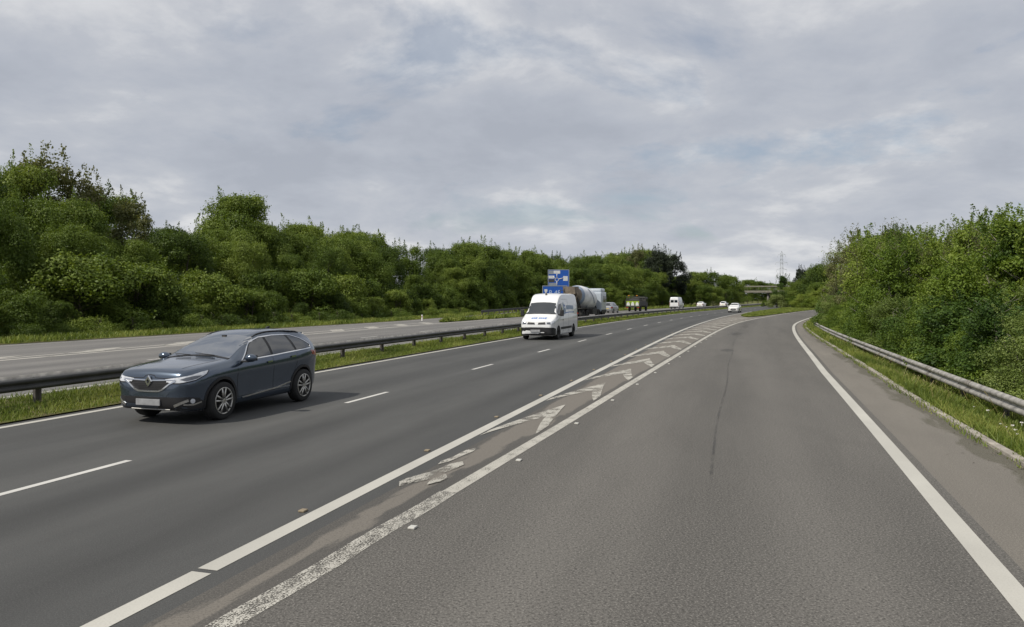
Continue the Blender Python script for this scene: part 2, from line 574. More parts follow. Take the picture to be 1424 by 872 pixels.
B_OFF = smooth_tab((-40, -0.2), (-10, 0.45), (-0.5, 0.78), (3, 0.93), (6, 1.05), (10.5, 1.22), (18, 1.48), (27.5, 1.80), (50, 2.40), (67, 2.98),
                   (81.5, 3.98), (98.5, 5.25), (122, 6.8), (160, 9.5), (200, 15), (260, 30))
E_OFF = lambda s: B_OFF(s) + np.interp(s, [0, 20, 60, 90, 130], [5.38, 5.12, 5.0, 5.25, 5.4])
K_OFF = smooth_tab((-40, 7.9), (12, 7.85), (19, 8.03), (29, 8.22), (45, 8.35), (58, 8.5), (66, 8.8), (81, 9.75), (98, 11.1), (122, 12.7), (160, 15.4), (200, 21), (260, 36))
BAR_OFF = smooth_tab((-40, 9.35), (35, 9.42), (50, 9.42), (66, 9.5), (81, 10.2), (98, 11.7), (122, 13.3), (160, 16), (200, 21.6))
MED_R, MED_L = -8.35, -11.3
FAR_L = smooth_tab((-40, -30.6), (20, -30.2), (31, -29.6), (60, -28.8), (80, -30.5), (100, -33.5), (130, -40), (180, -55))
ISL_L = smooth_tab((-40, -22), (58, -23.0), (66, -24.6), (80, -26.3), (100, -29.0), (130, -35.5), (180, -50))

def ribbon(s0, s1, oa, ob, z, step=1.0, across=1):
    """V, F, UV of a strip between the offsets oa(s) and ob(s)"""
    ss = np.linspace(s0, s1, max(2, int(round((s1 - s0) / step)) + 1))
    fa = oa(ss) if callable(oa) else np.full(len(ss), oa)
    fb = ob(ss) if callable(ob) else np.full(len(ss), ob)
    V, UV = [], []
    for j in range(across + 1):
        o = fa + (fb - fa) * j / across
        x, y = P(ss, o)
        zz = z[0] + (z[1] - z[0]) * j / across if isinstance(z, tuple) else z
        V.append(np.c_[x, y, np.full(len(ss), zz)])
        UV.append(np.c_[o, ss])
    n = len(ss)
    V, UV = np.concatenate(V), np.concatenate(UV)
    F = []
    for j in range(across):
        a = np.arange(n - 1) + j * n
        F.append(np.c_[a, a + n, a + n + 1, a + 1])
    return V, np.concatenate(F)[:, ::-1], UV

def join(parts):
    V, F, U, k = [], [], [], 0
    for v, f, u in parts:
        V.append(v); F.append(f + k); U.append(u); k += len(v)
    return np.concatenate(V), np.concatenate(F), np.concatenate(U)

def strip_obj(name, parts, mat, parent=None, kind=None):
    V, F, U = join(parts)
    o = put(name, mesh_np(name, V, F, mat, uv=U), parent)
    # make faces look up
    if o.data.polygons[0].normal.z < 0:
        o.data.flip_normals()
    if kind:
        o['kind'] = kind
    return o

# ---- ground and carriageways (setting)
gv = np.array([(-3000, -600, -0.75), (3000, -600, -0.75), (3000, 4000, -0.75), (-3000, 4000, -0.75)])
g = put('ground', mesh_np('ground', gv, np.array([(0, 1, 2, 3)]), M['soil']))
g['kind'] = 'structure'
strip_obj('verge_right', [ribbon(-30, 240, K_OFF, lambda s: K_OFF(s) + 1.6, (0.035, -0.36), 2, 6),
                          ribbon(-30, 240, lambda s: K_OFF(s) + 1.6, lambda s: K_OFF(s) + 70, (-0.36, -0.5), 3, 3)], M['soil'], kind='structure')
strip_obj('verge_left', [ribbon(-35, 300, FAR_L, lambda s: FAR_L(s) - 5, (0.015, 0.15), 2, 4),
                         ribbon(-35, 300, lambda s: FAR_L(s) - 5, lambda s: FAR_L(s) - 150, (0.15, 1.0), 4, 3)], M['soil'], kind='structure')
strip_obj('median', [ribbon(-35, 470, MED_R, MED_L, 0.03, 1, 6)], M['soil'], kind='structure')
strip_obj('island_left', [ribbon(60, 300, lambda s: np.minimum(-22.9 + 0 * s, -22.9), ISL_L, 0.03, 2, 2)], M['soil'], kind='structure')
strip_obj('island_right', [ribbon(90, 300, lambda s: np.interp(s, [90, 96, 120, 200], [2.6, 1.6, 1.2, 1.0]),
                                  lambda s: B_OFF(s) - np.interp(s, [90, 96, 120], [1.6, 0.8, 0.4]), 0.05, 2, 4)], M['soil'], kind='structure')
main_road = strip_obj('road', [ribbon(-38, 480, MED_R - 0.05, 0.30, 0.0, 1, 8)], M['main_asphalt'], kind='structure')
_v, _f, _u = ribbon(-38, 300, 0.30, lambda s: B_OFF(s) - 0.02, 0.0, 1, 4)
_u[:, 0] = np.repeat(np.arange(5) / 4.0, len(_u) // 5)
gore = strip_obj('gore', [(_v, _f, _u)], M['gore_asphalt'], kind='structure')
slip_road = strip_obj('slip_road', [ribbon(-38, 260, lambda s: B_OFF(s) - 0.02, lambda s: E_OFF(s) + 0.22, 0.0, 1, 6)], M['slip_asphalt'], kind='structure')
_v, _f, _u = ribbon(-38, 260, lambda s: E_OFF(s) + 0.22, lambda s: np.maximum(K_OFF(s), E_OFF(s) + 0.3), 0.0, 1, 4)
_u[:, 0] = np.repeat(np.arange(5) / 4.0, len(_u) // 5)
edge_strip = strip_obj('hard_strip', [(_v, _f, _u)], M['strip_asphalt'], kind='structure')
far_road = strip_obj('far_road', [ribbon(-38, 480, MED_L, -22.9, 0.0, 1, 6)], M['far_asphalt'], kind='structure')
far_slip = strip_obj('far_slip_road', [ribbon(-38, 60, -22.9, FAR_L, 0.0, 1, 4), ribbon(60, 220, ISL_L, FAR_L, 0.0, 1, 3)], M['far_asphalt'], kind='structure')

# kerb stones along the right strip
kb = MB()
ss = np.arange(-20, 78, 0.92)
for a in ss:
    p = P3(a, float(K_OFF(a)) + 0.065)
    kb.box((p.x, p.y, 0.0 + random.uniform(0.0, 0.012)), (0.13, 0.905, 0.09), -heading(a), 0.012)
k = kb.build('kerb', M['kerb'])
k['kind'] = 'structure'

# ---- painted markings, as parts of the carriageway they lie on
def line(off, w, s0, s1, z=0.004, step=0.5):
    f = off if callable(off) else (lambda s: np.full(np.shape(s), off, float))
    return ribbon(s0, s1, lambda s: f(s) - w / 2, lambda s: f(s) + w / 2, z, step)
strip_obj('nose_line', [line(0.0, 0.19, -30, 0.2), line(0.0, 0.19, 0.27, 130)], M['paint_edge'], main_road)
strip_obj('median_edge_line', [line(lambda s: np.full(np.shape(s), -8.08), 0.16, -30, 330)], M['paint_edge'], main_road)
strip_obj('lane_line', [line(-3.89, 0.11, 1.5 + 8 * k_, 3.5 + 8 * k_, 0.004, 0.5) for k_ in range(-4, 36)], M['paint_lane'], main_road)
strip_obj('nose_line', [line(lambda s: B_OFF(s) + 0.06, 0.19, 3.2, 150)], M['paint_slip'], slip_road)
strip_obj('crumbled_nose_line', [line(lambda s: B_OFF(s) + 0.05 + 0.012 * np.sin(s * 3.1), 0.22, -30, 3.2)], M['paint_crumbled'], slip_road)
strip_obj('slip_edge_line', [line(lambda s: E_OFF(s), 0.20, -30, 120)], M['paint_edge'], slip_road)
def blob(f, c, hl, hw, z, seed, step=0.2):
    '''a ragged patch centred at chainage c, hl long each way, hw wide each way'''
    r_ = np.random.default_rng(seed)
    ph = r_.uniform(0, 6.28, 6)
    w = lambda s, k: hw * np.sqrt(np.clip(1 - ((s - c) / hl) ** 2, 0, 1)) * (1 + 0.35 * np.sin(s * 2.3 + ph[k]) + 0.25 * np.sin(s * 5.1 + ph[k + 2])) + 0.002
    return ribbon(c - hl, c + hl, lambda s: f(s) - w(s, 0), lambda s: f(s) + w(s, 1), z, step)
strip_obj('seam', [line(lambda s: 3.85 + 0.03 * np.sin(s * 0.5), 0.04, 4, 90, 0.004)], M['dark_seam'], slip_road)
strip_obj('tar_patch', [blob(lambda s: 3.7 + 0 * s, 29, 0.9, 0.28, 0.008, 1), blob(lambda s: 3.8 + 0 * s, 45, 2.2, 0.38, 0.008, 2), blob(lambda s: 4.1 + 0 * s, 58, 2.5, 0.2, 0.008, 3)], M['dark_seam'], slip_road)
# worn chevrons inside the nose
def chevron(s, arms=(1, 1), zz=0.008, tail=2.2):
    b = float(B_OFF(s + 2))
    la, ap, rb = 0.14, 0.60 * b, b - 0.16
    wdt = 0.78
    out = []
    def quad(p0, p1, w0, w1, zz=zz):
        n = 10
        t = np.linspace(0, 1, n)
        so_ = p0[0] + (p1[0] - p0[0]) * t ** 0.8
        oo = p0[1] + (p1[1] - p0[1]) * t
        w = w0 + (w1 - w0) * t
        xa, ya = P(so_, oo)
        xb, yb = P(so_ + w, oo)
        V = np.r_[np.c_[xa, ya, np.full(n, zz)], np.c_[xb, yb, np.full(n, zz)]]
        U = np.r_[np.c_[oo, so_], np.c_[oo, so_ + w]]
        i = np.arange(n - 1)
        return V, np.c_[i, i + 1, i + 1 + n, i + n], U
    if arms[0]:
        out.append(quad((s, la), (s + tail, ap), wdt * 0.7, wdt * 2.3))
    if arms[1]:
        out.append(quad((s + tail, ap + 0.002), (s + tail * 0.15, rb), wdt * 2.3, wdt * 1.1, zz + 0.002))
    return out
chev = []
for k_ in range(0, 19):
    s_ = 6.7 + 4.3 * k_
    chev += chevron(s_, (1, 1) if k_ != 3 else (1, 1))
strip_obj('chevron', chev, M['paint_worn'], gore)
strip_obj('paint_remnant', [blob(lambda s: 0.36 + 0.10 * (s - 5), 5.1, 0.6, 0.085, 0.008, 31), blob(lambda s: 0.45 + 0.16 * (s - 4), 4.0, 0.75, 0.13, 0.011, 32), blob(lambda s: 0.62 + 0 * s, 3.7, 0.3, 0.10, 0.014, 33)], M['paint_worn'], gore)
# far carriageway
strip_obj('edge_line', [line(-11.75, 0.16, -30, 330)], M['paint_edge'], far_road)
strip_obj('lane_line', [line(-16.5, 0.12, 1.5 + 8 * k_, 3.5 + 8 * k_) for k_ in range(-4, 36)], M['paint_lane'], far_road)
strip_obj('nose_line', [line(lambda s: np.interp(s, [-30, 15, 25, 60], [-21.2, -21.4, -21.5, -22.2]), 0.34, -30, 75, 0.004)], M['paint_far'], far_road)
strip_obj('nose_line', [line(lambda s: np.interp(s, [10, 60, 75], [-21.8, -24.3, -25.5]), 0.22, 12, 58, 0.004)], M['paint_far'], far_slip)
fch = []
for k_ in range(9):
    s_ = 14 + 5.2 * k_
    a, b = float(np.interp(s_, [-30, 25, 60], [-21.6, -21.8, -22.6])), float(np.interp(s_, [10, 60], [-22.2, -24.3]))
    n = 8
    t = np.linspace(0, 1, n)
    so_, oo = s_ + 2.4 * t, a - 0.1 + (b - a - 0.4) * t
    xa, ya = P(so_, oo)
    xb, yb = P(so_ + 1.6, oo)
    V = np.r_[np.c_[xa, ya, np.full(n, .008)], np.c_[xb, yb, np.full(n, .008)]]
    i = np.arange(n - 1)
    fch.append((V, np.c_[i, i + 1, i + 1 + n, i + n], np.r_[np.c_[oo, so_], np.c_[oo, so_ + 1.6]]))
strip_obj('chevron', fch, M['paint_far'], far_slip)
strip_obj('slip_edge_line', [line(lambda s: FAR_L(s) + 0.9, 0.16, -30, 110)], M['paint_far'], far_slip)

# ------------------------------------------------------------------ trees and plants
def leaf_mesh(name, centers, normals, sizes, tint, mat, rng, aspect=1.0):
    n = len(centers)
    up = rng.normal(size=(n, 3))
    u = np.cross(normals, up)
    u /= np.linalg.norm(u, axis=1)[:, None] + 1e-9
    v = np.cross(normals, u)
    s = sizes[:, None]
    k1 = rng.uniform(0.7, 1.2, (n, 1)); k2 = rng.uniform(0.45, 0.8, (n, 1)) * aspect
    fold = normals * s * rng.uniform(0.0, 0.35, (n, 1))
    V = np.stack([centers - u * s * k1, centers - v * s * k2 + fold, centers + u * s * k1, centers + v * s * k2 + fold], axis=1).reshape(-1, 3)
    F = np.arange(n * 4).reshape(-1, 4)
    return mesh_np(name, V, F, mat, tint=tint)

def crown(name, seed, H, Rr, nb, per, size, mat, base=0.1, shape='round', br=(0.26, 0.42), top_loose=0.0):
    """a crown of overlapping leaf clumps: nb clumps, per leaves each; H height, Rr radius"""
    rng = np.random.default_rng(seed)
    C, Rb = [], []
    for i in range(nb):
        h = base + (1 - base) * rng.beta(1.3, 1.15)
        if shape == 'round':
            env = math.sqrt(max(0.05, 1 - ((h - 0.5) / 0.54) ** 2)) if h > 0.5 else 0.80 + 0.2 * h / 0.5
        elif shape == 'bush':
            env = math.sqrt(max(0.03, 1 - (h / 1.02) ** 2.2))
        elif shape == 'column':
            env = min(1.0, 1.6 * (1 - h) + 0.12) * (0.75 + 0.25 * min(1, h / 0.3))
        else:
            env = 0.9 * (1 - h) + 0.12
        a = rng.uniform(0, 2 * math.pi)
        r = Rr * env * math.sqrt(rng.uniform(0.15, 1.0))
        b = Rr * rng.uniform(*br) * (0.65 + 0.5 * env)
        z = min(h * H, H - b * 0.75)
        z = max(z, b * 0.3)
        C.append((r * math.cos(a), r * math.sin(a), z)); Rb.append(b)
    C, Rb = np.array(C), np.array(Rb)
    cen, nor, tin, siz = [], [], [], []
    for c, b in zip(C, Rb):
        m = int(per * (b / (Rr * np.mean(br))) ** 1.6) + 8
        d = rng.normal(size=(m, 3))
        d[:, 2] += 0.25
        d /= np.linalg.norm(d, axis=1)[:, None]
        lump = 1 + 0.22 * np.sin(d[:, 0] * 5 + c[0] * 9) * np.sin(d[:, 1] * 5 + c[1] * 7) + 0.12 * np.sin(d[:, 2] * 9 + c[2] * 5)
        rr = b * lump * (1 - 0.55 * rng.random(m) ** 2.2)
        p = c + d * rr[:, None] * np.array([1, 1, 0.85])
        stray = rng.random(m) < 0.07
        p[stray] += d[stray] * b * rng.uniform(0.1, 0.4, (stray.sum(), 1))
        nn = d * 0.8 + rng.normal(size=(m, 3)) * 0.55 + np.array([0, 0, 0.25])
        cen.append(p); nor.append(nn)
        tin.append(np.clip(rng.normal(rng.uniform(0.25, 0.75), 0.16, m), 0, 1)); siz.append(size * rng.uniform(0.65, 1.25, m))
    # loose sprays that break the outline at the top
    for k in range(int(top_loose)):
        a = rng.uniform(0, 2 * math.pi); r = Rr * 0.75 * math.sqrt(rng.random())
        z0 = H * rng.uniform(0.72, 0.98)
        L = H * rng.uniform(0.08, 0.20)
        m = int(per * 0.16) + 5
        t = rng.random(m)
        lean = rng.normal(size=2) * 0.25
        p = np.c_[r * math.cos(a) + lean[0] * L * t, r * math.sin(a) + lean[1] * L * t, z0 + L * t] + rng.normal(size=(m, 3)) * L * 0.13 * (1.15 - t)[:, None]
        cen.append(p); nor.append(rng.normal(size=(m, 3)) + np.array([0, 0, .3])); tin.append(np.clip(rng.normal(0.45, 0.2, m), 0, 1)); siz.append(size * rng.uniform(0.55, 1.0, m))
    cen, nor, tin, siz = map(np.concatenate, (cen, nor, tin, siz))
    cen[:, 2] = np.maximum(cen[:, 2], 0.03)
    nor /= np.linalg.norm(nor, axis=1)[:, None] + 1e-9
    return leaf_mesh(name, cen, nor, siz, tin, mat, rng)

def trunk_mesh(seed, H, r, mat, multi=1, spread=0.3):
    rng = random.Random(seed)
    mb = MB()
    for k in range(multi):
        a = rng.uniform(0, 6.28)
        ln = spread * (0.3 + 0.7 * rng.random()) * H if multi > 1 else 0.06 * H
        p = Vector((0.12 * k * math.cos(a), 0.12 * k * math.sin(a), -0.3))
        top = Vector((ln * math.cos(a), ln * math.sin(a), H * rng.uniform(0.72, 0.9)))
        prev, pr = p, r * rng.uniform(0.7, 1.0)
        N = 6
        for i in range(1, N + 1):
            t = i / N
            q = p.lerp(top, t) + Vector((rng.uniform(-1, 1), rng.uniform(-1, 1), 0)) * 0.02 * H
            qr = r * (1 - 0.85 * t) + 0.008
            mb.tube(prev, q, pr, qr, 8, caps=False)
            if i >= 2:
                for _ in range(2):
                    b = rng.uniform(0, 6.28)
                    L = H * rng.uniform(0.12, 0.26) * (1.1 - 0.5 * t)
                    e = q + Vector((math.cos(b) * L, math.sin(b) * L, L * rng.uniform(0.4, 1.0)))
                    mb.tube(q, e, qr * 0.55, 0.008, 6, caps=False)
            prev, pr = q, qr
    return mb.mesh('trunk', mat)

# prototypes: (crown mesh, trunk mesh, nominal height)
PROTO = {}
for i in range(7):      # wood trees: 10 m nominal
    PROTO['wood', i] = (crown('wood_crown', 100 + i, 10, 3.6, 46, 760, 0.088, M['leaf_wood'], 0.12, 'round', (0.17, 0.40), 12), trunk_mesh(100 + i, 10, 0.17, M['bark']), 10.0)
for i in range(5):      # edge shrubs of the wood: 4 m nominal
    PROTO['shrub', i] = (crown('shrub_crown', 200 + i, 4, 2.3, 32, 440, 0.08, M['leaf_wood'], 0.02, 'bush', (0.22, 0.42), 8), trunk_mesh(200 + i, 4, 0.06, M['bark'], 3), 4.0)
for i in range(6):      # near right bushes: 4.5 m nominal, of three kinds
    lm, ls, nb_ = ((M['leaf_bush'], 0.048, 44), (M['leaf_willow'], 0.036, 40), (M['leaf_dark'], 0.062, 36))[i % 3]
    PROTO['bush', i] = (crown('bush_crown', 300 + i, 4.5, 2.0, nb_, int(620 * (0.05 / ls) ** 1.1), ls, lm, 0.02, 'bush', (0.14, 0.38), 22), trunk_mesh(300 + i, 4.5, 0.05, M['bark_pale'], 4), 4.5)
for i in range(2):      # the same with bare stems below
    PROTO['stemmed', i] = (crown('slender_crown', 450 + i, 6, 1.5, 26, 330, 0.06, M['leaf_bush'], 0.45, 'column', (0.20, 0.38), 22), trunk_mesh(450 + i, 6, 0.045, M['bark_pale'], 3, 0.10), 6.0)
for i in range(4):      # slender young trees on the right: 6 m nominal
    lm = (M['leaf_bush'], M['leaf_dark'], M['leaf_bush'], M['leaf_willow'])[i]
    PROTO['slender', i] = (crown('slender_crown', 400 + i, 6, 1.5, 34, 400, 0.055, lm, 0.14, 'column', (0.15, 0.34), 26), trunk_mesh(400 + i, 6, 0.07, M['bark_pale'], 2, 0.1), 6.0)
for i in range(2):
    PROTO['pine', i] = (crown('pine_crown', 500 + i, 13, 3.4, 42, 420, 0.13, M['leaf_pine'], 0.18, 'round', (0.20, 0.34), 20), trunk_mesh(500 + i, 13, 0.22, M['bark']), 13.0)
PROTO['bronze', 0] = (crown('bronze_crown', 600, 11, 2.8, 30, 200, 0.13, M['leaf_bronze'], 0.2, 'round', (0.20, 0.34), 34), trunk_mesh(600, 11, 0.16, M['bark']), 11.0)
PROTO['sapling', 0] = (crown('sapling_crown', 650, 7, 1.3, 26, 150, 0.055, M['leaf_bronze'], 0.25, 'column', (0.16, 0.32), 30), trunk_mesh(650, 7, 0.035, M['bark'], 2, 0.1), 7.0)
PROTO['pale', 0] = (crown('pale_crown', 700, 4, 3.0, 34, 420, 0.10, M['leaf_pale'], 0.02, 'bush', (0.24, 0.40), 6), trunk_mesh(700, 4, 0.09, M['bark'], 3), 4.0)
PROTO['low', 0] = (crown('low_crown', 800, 1.0, 1.3, 18, 260, 0.05, M['leaf_bush'], 0.02, 'bush', (0.26, 0.42), 14), trunk_mesh(800, 1.0, 0.02, M['bark'], 4), 1.0)
PROTO['low', 1] = (crown('low_crown', 801, 1.2, 1.5, 20, 260, 0.05, M['leaf_wood'], 0.02, 'bush', (0.26, 0.42), 14), trunk_mesh(801, 1.2, 0.02, M['bark'], 4), 1.2)

def plant(kind, variant, name, x, y, z, h, rz, label, cat, group, wide=1.0):
    cm, tm, nom = PROTO[kind, variant]
    root = thing(name, label, cat, (x, y, z), rz, group)
    k_ = h / nom
    w_ = k_ * wide
    c = put('crown', cm, root)
    t = put('trunk', tm, root)
    root.scale = (w_, w_, k_)
    return root

for _k in list(PROTO):
    _c, _t, _n = PROTO[_k]
    _v = np.empty(len(_c.vertices) * 3, dtype=np.float32)
    _c.vertices.foreach_get('co', _v)
    PROTO[_k] = (_c, _t, float(np.percentile(_v[2::3], 99.6)))

SKY_L = tab((-200, 222), (-60, 236), (0, 246), (20, 238), (45, 228), (75, 236), (100, 252), (130, 256), (150, 280), (185, 292), (215, 324), (240, 318), (270, 302),
            (300, 308), (322, 300), (345, 302), (390, 310), (440, 312), (500, 322), (560, 338), (620, 343), (670, 333), (700, 345), (760, 353),
            (800, 358), (850, 353), (890, 345), (935, 348), (955, 370), (1000, 376), (1040, 388), (1100, 396))
SKY_R = tab((1085, 396), (1100, 390), (1118, 376), (1130, 372), (1150, 352), (1180, 322), (1195, 317), (1220, 322), (1240, 312), (1255, 312), (1275, 322), (1310, 320), (1330, 314),
            (1360, 302), (1400, 288), (1424, 284), (1500, 262), (1700, 220))
rng = random.Random(11)
def vis_height(x, y, sky):
    px = CXP + FPX * x / y
    return px, (HORIZON - float(sky(px))) * y / FPX + EYE

n_left = 0
ROWS = [  # clear of FAR_L, spacing, height range, kind, share of skyline
    (6.2, 3.6, (1.6, 3.2), 'shrub', 0.55), (8.6, 4.4, (3.2, 5.2), 'shrub', 0.8), (11.6, 4.6, (5.0, 9.0), 'wood', 0.9),
    (16.0, 5.0, (7.5, 11.0), 'wood', 0.97), (21.5, 5.8, (9.5, 14.0), 'wood', 1.0), (28.0, 8.5, (10, 16.0), 'wood', 1.0)]
for ri, (clear, step, (h0, h1), kind, share) in enumerate(ROWS):
    s_ = 6.0
    while s_ < 235:
        s_ += step * rng.uniform(0.75, 1.25) * (1.0 + s_ / 240)
        off = float(FAR_L(min(s_, 104))) - clear + rng.uniform(-1.3, 1.3) * (0.5 + ri * 0.3)
        if s_ > 100:
            off = max(off, float(np.interp(s_, [100, 150, 235], [-36.0, -36, -33]))) - clear * 0.5 + rng.uniform(-1, 1)
        x, y = P(s_, off)
        x, y = float(x), float(y)
        if y < 12:
            continue
        px, ht = vis_height(x, y, SKY_L)
        if px < -190 or px > 1030:
            continue
        h = rng.uniform(h0, h1)
        if ri >= 3:
            h = ht * rng.uniform(0.70, 1.0) if ri == 3 else ht * rng.uniform(0.9, 1.03)
        h = min(h, ht * share)
        h = max(1.4, min(h, 19))
        z = 0.15 + 0.004 * clear
        if kind == 'shrub':
            plant('shrub', rng.randrange(5), 'shrub', x, y, z, h, rng.uniform(0, 6.28),
                  'leafy shrub along the foot of the wood beyond the far carriageway', 'shrub', 'shrubs at the edge of the left wood', rng.uniform(0.8, 1.25))
        else:
            plant('wood', rng.randrange(7), 'broadleaf_tree', x, y, z, h, rng.uniform(0, 6.28),
                  'green broadleaf tree in the wood beyond the far carriageway', 'tree', 'broadleaf trees of the left wood', rng.uniform(0.72, 1.05))
        n_left += 1
# single trees that stand out on the left skyline
def at_px(px, Y):
    return (px - CXP) / FPX * Y, Y
def skyline_tree(kind, var, name, px, top, Y, label, cat, group=None, wide=1.0, z=0.2):
    x, y = at_px(px, Y)
    h = (HORIZON - top) * Y / FPX + EYE - z
    return plant(kind, var, name, x, y, z, h, rng.uniform(0, 6), label, cat, group, wide)
skyline_tree('bronze', 0, 'broadleaf_tree', 52, 203, 62, 'tall loose-topped tree, highest on the left skyline, with bronze young leaves', 'tree', wide=0.95)
skyline_tree('bronze', 0, 'broadleaf_tree', 108, 233, 64, 'bronze-topped tree just right of the highest tree on the left skyline', 'tree', wide=0.8)
skyline_tree('bronze', 0, 'broadleaf_tree', 183, 266, 66, 'bronze-topped tree beside the dip in the left skyline', 'tree', wide=0.8)
skyline_tree('wood', 2, 'broadleaf_tree', 336, 271, 84, 'round-headed green tree standing above the wood behind the grey car', 'tree', wide=0.95)
clump_front = [(806, 372, 128, 1.2), (822, 374, 132, 1.2), (842, 366, 136, 1.2), (856, 372, 140, 1.3), (872, 370, 146, 1.3), (890, 374, 150, 1.3), (906, 378, 156, 1.3), (922, 381, 160, 1.3), (938, 384, 166, 1.3), (952, 384, 172, 1.3), (962, 388, 178, 1.4),
               (812, 398, 120, 1.5), (832, 402, 126, 1.5), (850, 400, 132, 1.5), (868, 404, 138, 1.5), (886, 400, 144, 1.6), (903, 406, 149, 1.6), (920, 404, 154, 1.6), (936, 408, 160, 1.6), (950, 408, 166, 1.6), (962, 406, 172, 1.6)]
def beside_far_road(px, off):
    q = np.arange(60, 300, 1.0)
    X_, Y__ = P(q, np.full(len(q), off))
    return float(np.interp(px, CXP + FPX * X_ / Y__, Y__))
for i_, (px_, top_, Y_, w_) in enumerate(clump_front):
    Y_ = beside_far_road(px_, -33.0 if i_ < 11 else -28.5)
    skyline_tree('wood', rng.randrange(7), 'broadleaf_tree', px_, top_, Y_, 'green broadleaf tree below the dark pines beside the far carriageway', 'tree', 'broadleaf trees below the dark pines', w_, 0.2)
skyline_tree('bronze', 0, 'broadleaf_tree', 885, 341, 215, 'thin bronze tree left of the dark pines', 'tree', wide=0.7)
skyline_tree('pine', 0, 'pine_tree', 912, 343, 210, 'tallest dark pine above the wood in the distance', 'pine tree', wide=1.0)
skyline_tree('pine', 1, 'pine_tree', 938, 351, 215, 'dark pine at the right end of the distant pines', 'pine tree', wide=1.0)
skyline_tree('pine', 1, 'pine_tree', 858, 354, 205, 'small dark pine left of the taller distant pines', 'pine tree', wide=0.8)

# right-hand thicket behind the barrier
RROWS = [(1.75, 2.1, (2.0, 3.2), 'bush'), (3.6, 2.5, (3.0, 4.4), 'bush'), (5.8, 3.2, (4.2, 6.0), 'mixed'), (8.6, 3.6, (5.0, 8.0), 'mixed'), (12.5, 4.5, (6, 10), 'mixed')]
for ri, (clear, step, (h0, h1), kind) in enumerate(RROWS):
    s_ = -2.0 if ri < 3 else 2.0
    while s_ < 122:
        s_ += step * rng.uniform(0.75, 1.25) * (1 + s_ / 130)
        off = float(BAR_OFF(s_)) + clear + rng.uniform(-0.5, 0.5) * (0.6 + 0.4 * ri)
        if s_ > 50:
            off -= 0.25
        x, y = (float(v) for v in P(s_, off))
        if y < 6:
            continue
        px, ht = vis_height(x, y, SKY_R)
        if px > 1640 or px < 1128:
            continue
        ht += 0.2
        h = rng.uniform(h0, h1)
        if ri >= 2:
            h = ht * (rng.uniform(0.62, 0.88) if rng.random() < 0.55 else rng.uniform(0.84, 1.0))
        h = max(1.2, min(h, ht * (0.6, 0.82, 1.02, 1.02, 1.02)[ri]))
        k_ = 'bush' if kind == 'bush' else rng.choice(['bush', 'slender', 'slender', 'bronze'] if ri >= 3 else ['bush', 'slender'])
        if k_ == 'bronze':
            plant('sapling', 0, 'sapling', x, y, -0.45, h, rng.uniform(0, 6.28), 'thin bronze-leaved sapling at the back of the right-hand thicket', 'tree', 'bronze saplings of the right-hand thicket')
        elif k_ == 'bush':
            plant('bush', rng.randrange(6), 'bush', x, y, -0.45, h, rng.uniform(0, 6.28),
                  'bright green bush in the thicket behind the right-hand barrier', 'bush', 'bushes of the right-hand thicket', rng.uniform(0.9, 1.25) * (1.2 if h < 3 else 1.0))
        else:
            plant('slender', rng.randrange(4), 'young_tree', x, y, -0.45, h, rng.uniform(0, 6.28),
                  'slender young tree in the thicket behind the right-hand barrier', 'tree', 'young trees of the right-hand thicket', rng.uniform(0.9, 1.2))
for px_, Y_, h_ in ((1207, 41, 6.2), (1226, 38, 5.8), (1240, 36, 5.6), (1330, 25, 4.6)):
    x, y = at_px(px_, Y_)
    plant('stemmed', rng.randrange(2), 'young_tree', x, y, -0.45, h_, rng.uniform(0, 6.28), 'young tree with bare pale stems showing in the right-hand thicket', 'tree', 'bare-stemmed young trees of the right-hand thicket')
for px_, top_, Y_ in ((1153, 350, 62), (1166, 333, 58), (1184, 318, 54), (1193, 316, 53), (1231, 311, 46), (1246, 309, 44), (1252, 312, 46), (1286, 316, 38), (1322, 312, 34), (1331, 314, 33), (1366, 296, 30)):
    x, y = at_px(px_, Y_)
    plant('sapling', 0, 'sapling', x, y, -0.45, (HORIZON - top_) * Y_ / FPX + EYE + 0.45, rng.uniform(0, 6.28), 'thin bronze-leaved sapling at the back of the right-hand thicket', 'tree', 'bronze saplings of the right-hand thicket', rng.uniform(0.6, 0.9))
for px_, top_, Y_ in ((1385, 298, 27), (1404, 295, 25), (1421, 292, 25), (1440, 288, 24), (1345, 308, 31), (1300, 318, 36), (1265, 316, 42)):
    x, y = at_px(px_, Y_)
    plant('slender', (0, 2)[rng.randrange(2)], 'young_tree', x, y, -0.45, (HORIZON - top_) * Y_ / FPX + EYE + 0.45, rng.uniform(0, 6.28), 'slender young tree in the thicket behind the right-hand barrier', 'tree', 'young trees of the right-hand thicket', 1.1)
# low scrub in front of the bushes
for k_ in range(26):
    s_ = 9 + k_ * 2.2
    off = float(BAR_OFF(s_)) + rng.uniform(0.75, 1.1)
    x, y = (float(v) for v in P(s_, off))
    plant('low', 0, 'low_bush', x, y, -0.42, rng.uniform(0.5, 1.0), rng.uniform(0, 6.28), 'low scrubby bush close behind the right-hand barrier', 'bush', 'low scrub behind the right-hand barrier', rng.uniform(0.7, 1.0))
for k_ in range(46):
    s_ = 22 + k_ * 2.6
    if s_ > 128: break
    off = float(FAR_L(s_)) - rng.uniform(3.6, 5.0)
    x, y = (float(v) for v in P(s_, off))
    plant('low', 1, 'low_bush', x, y, 0.12, rng.uniform(0.5, 1.2), rng.uniform(0, 6.28), 'low bramble bush at the foot of the left wood', 'bush', 'low brambles at the foot of the left wood', rng.uniform(0.9, 1.3))

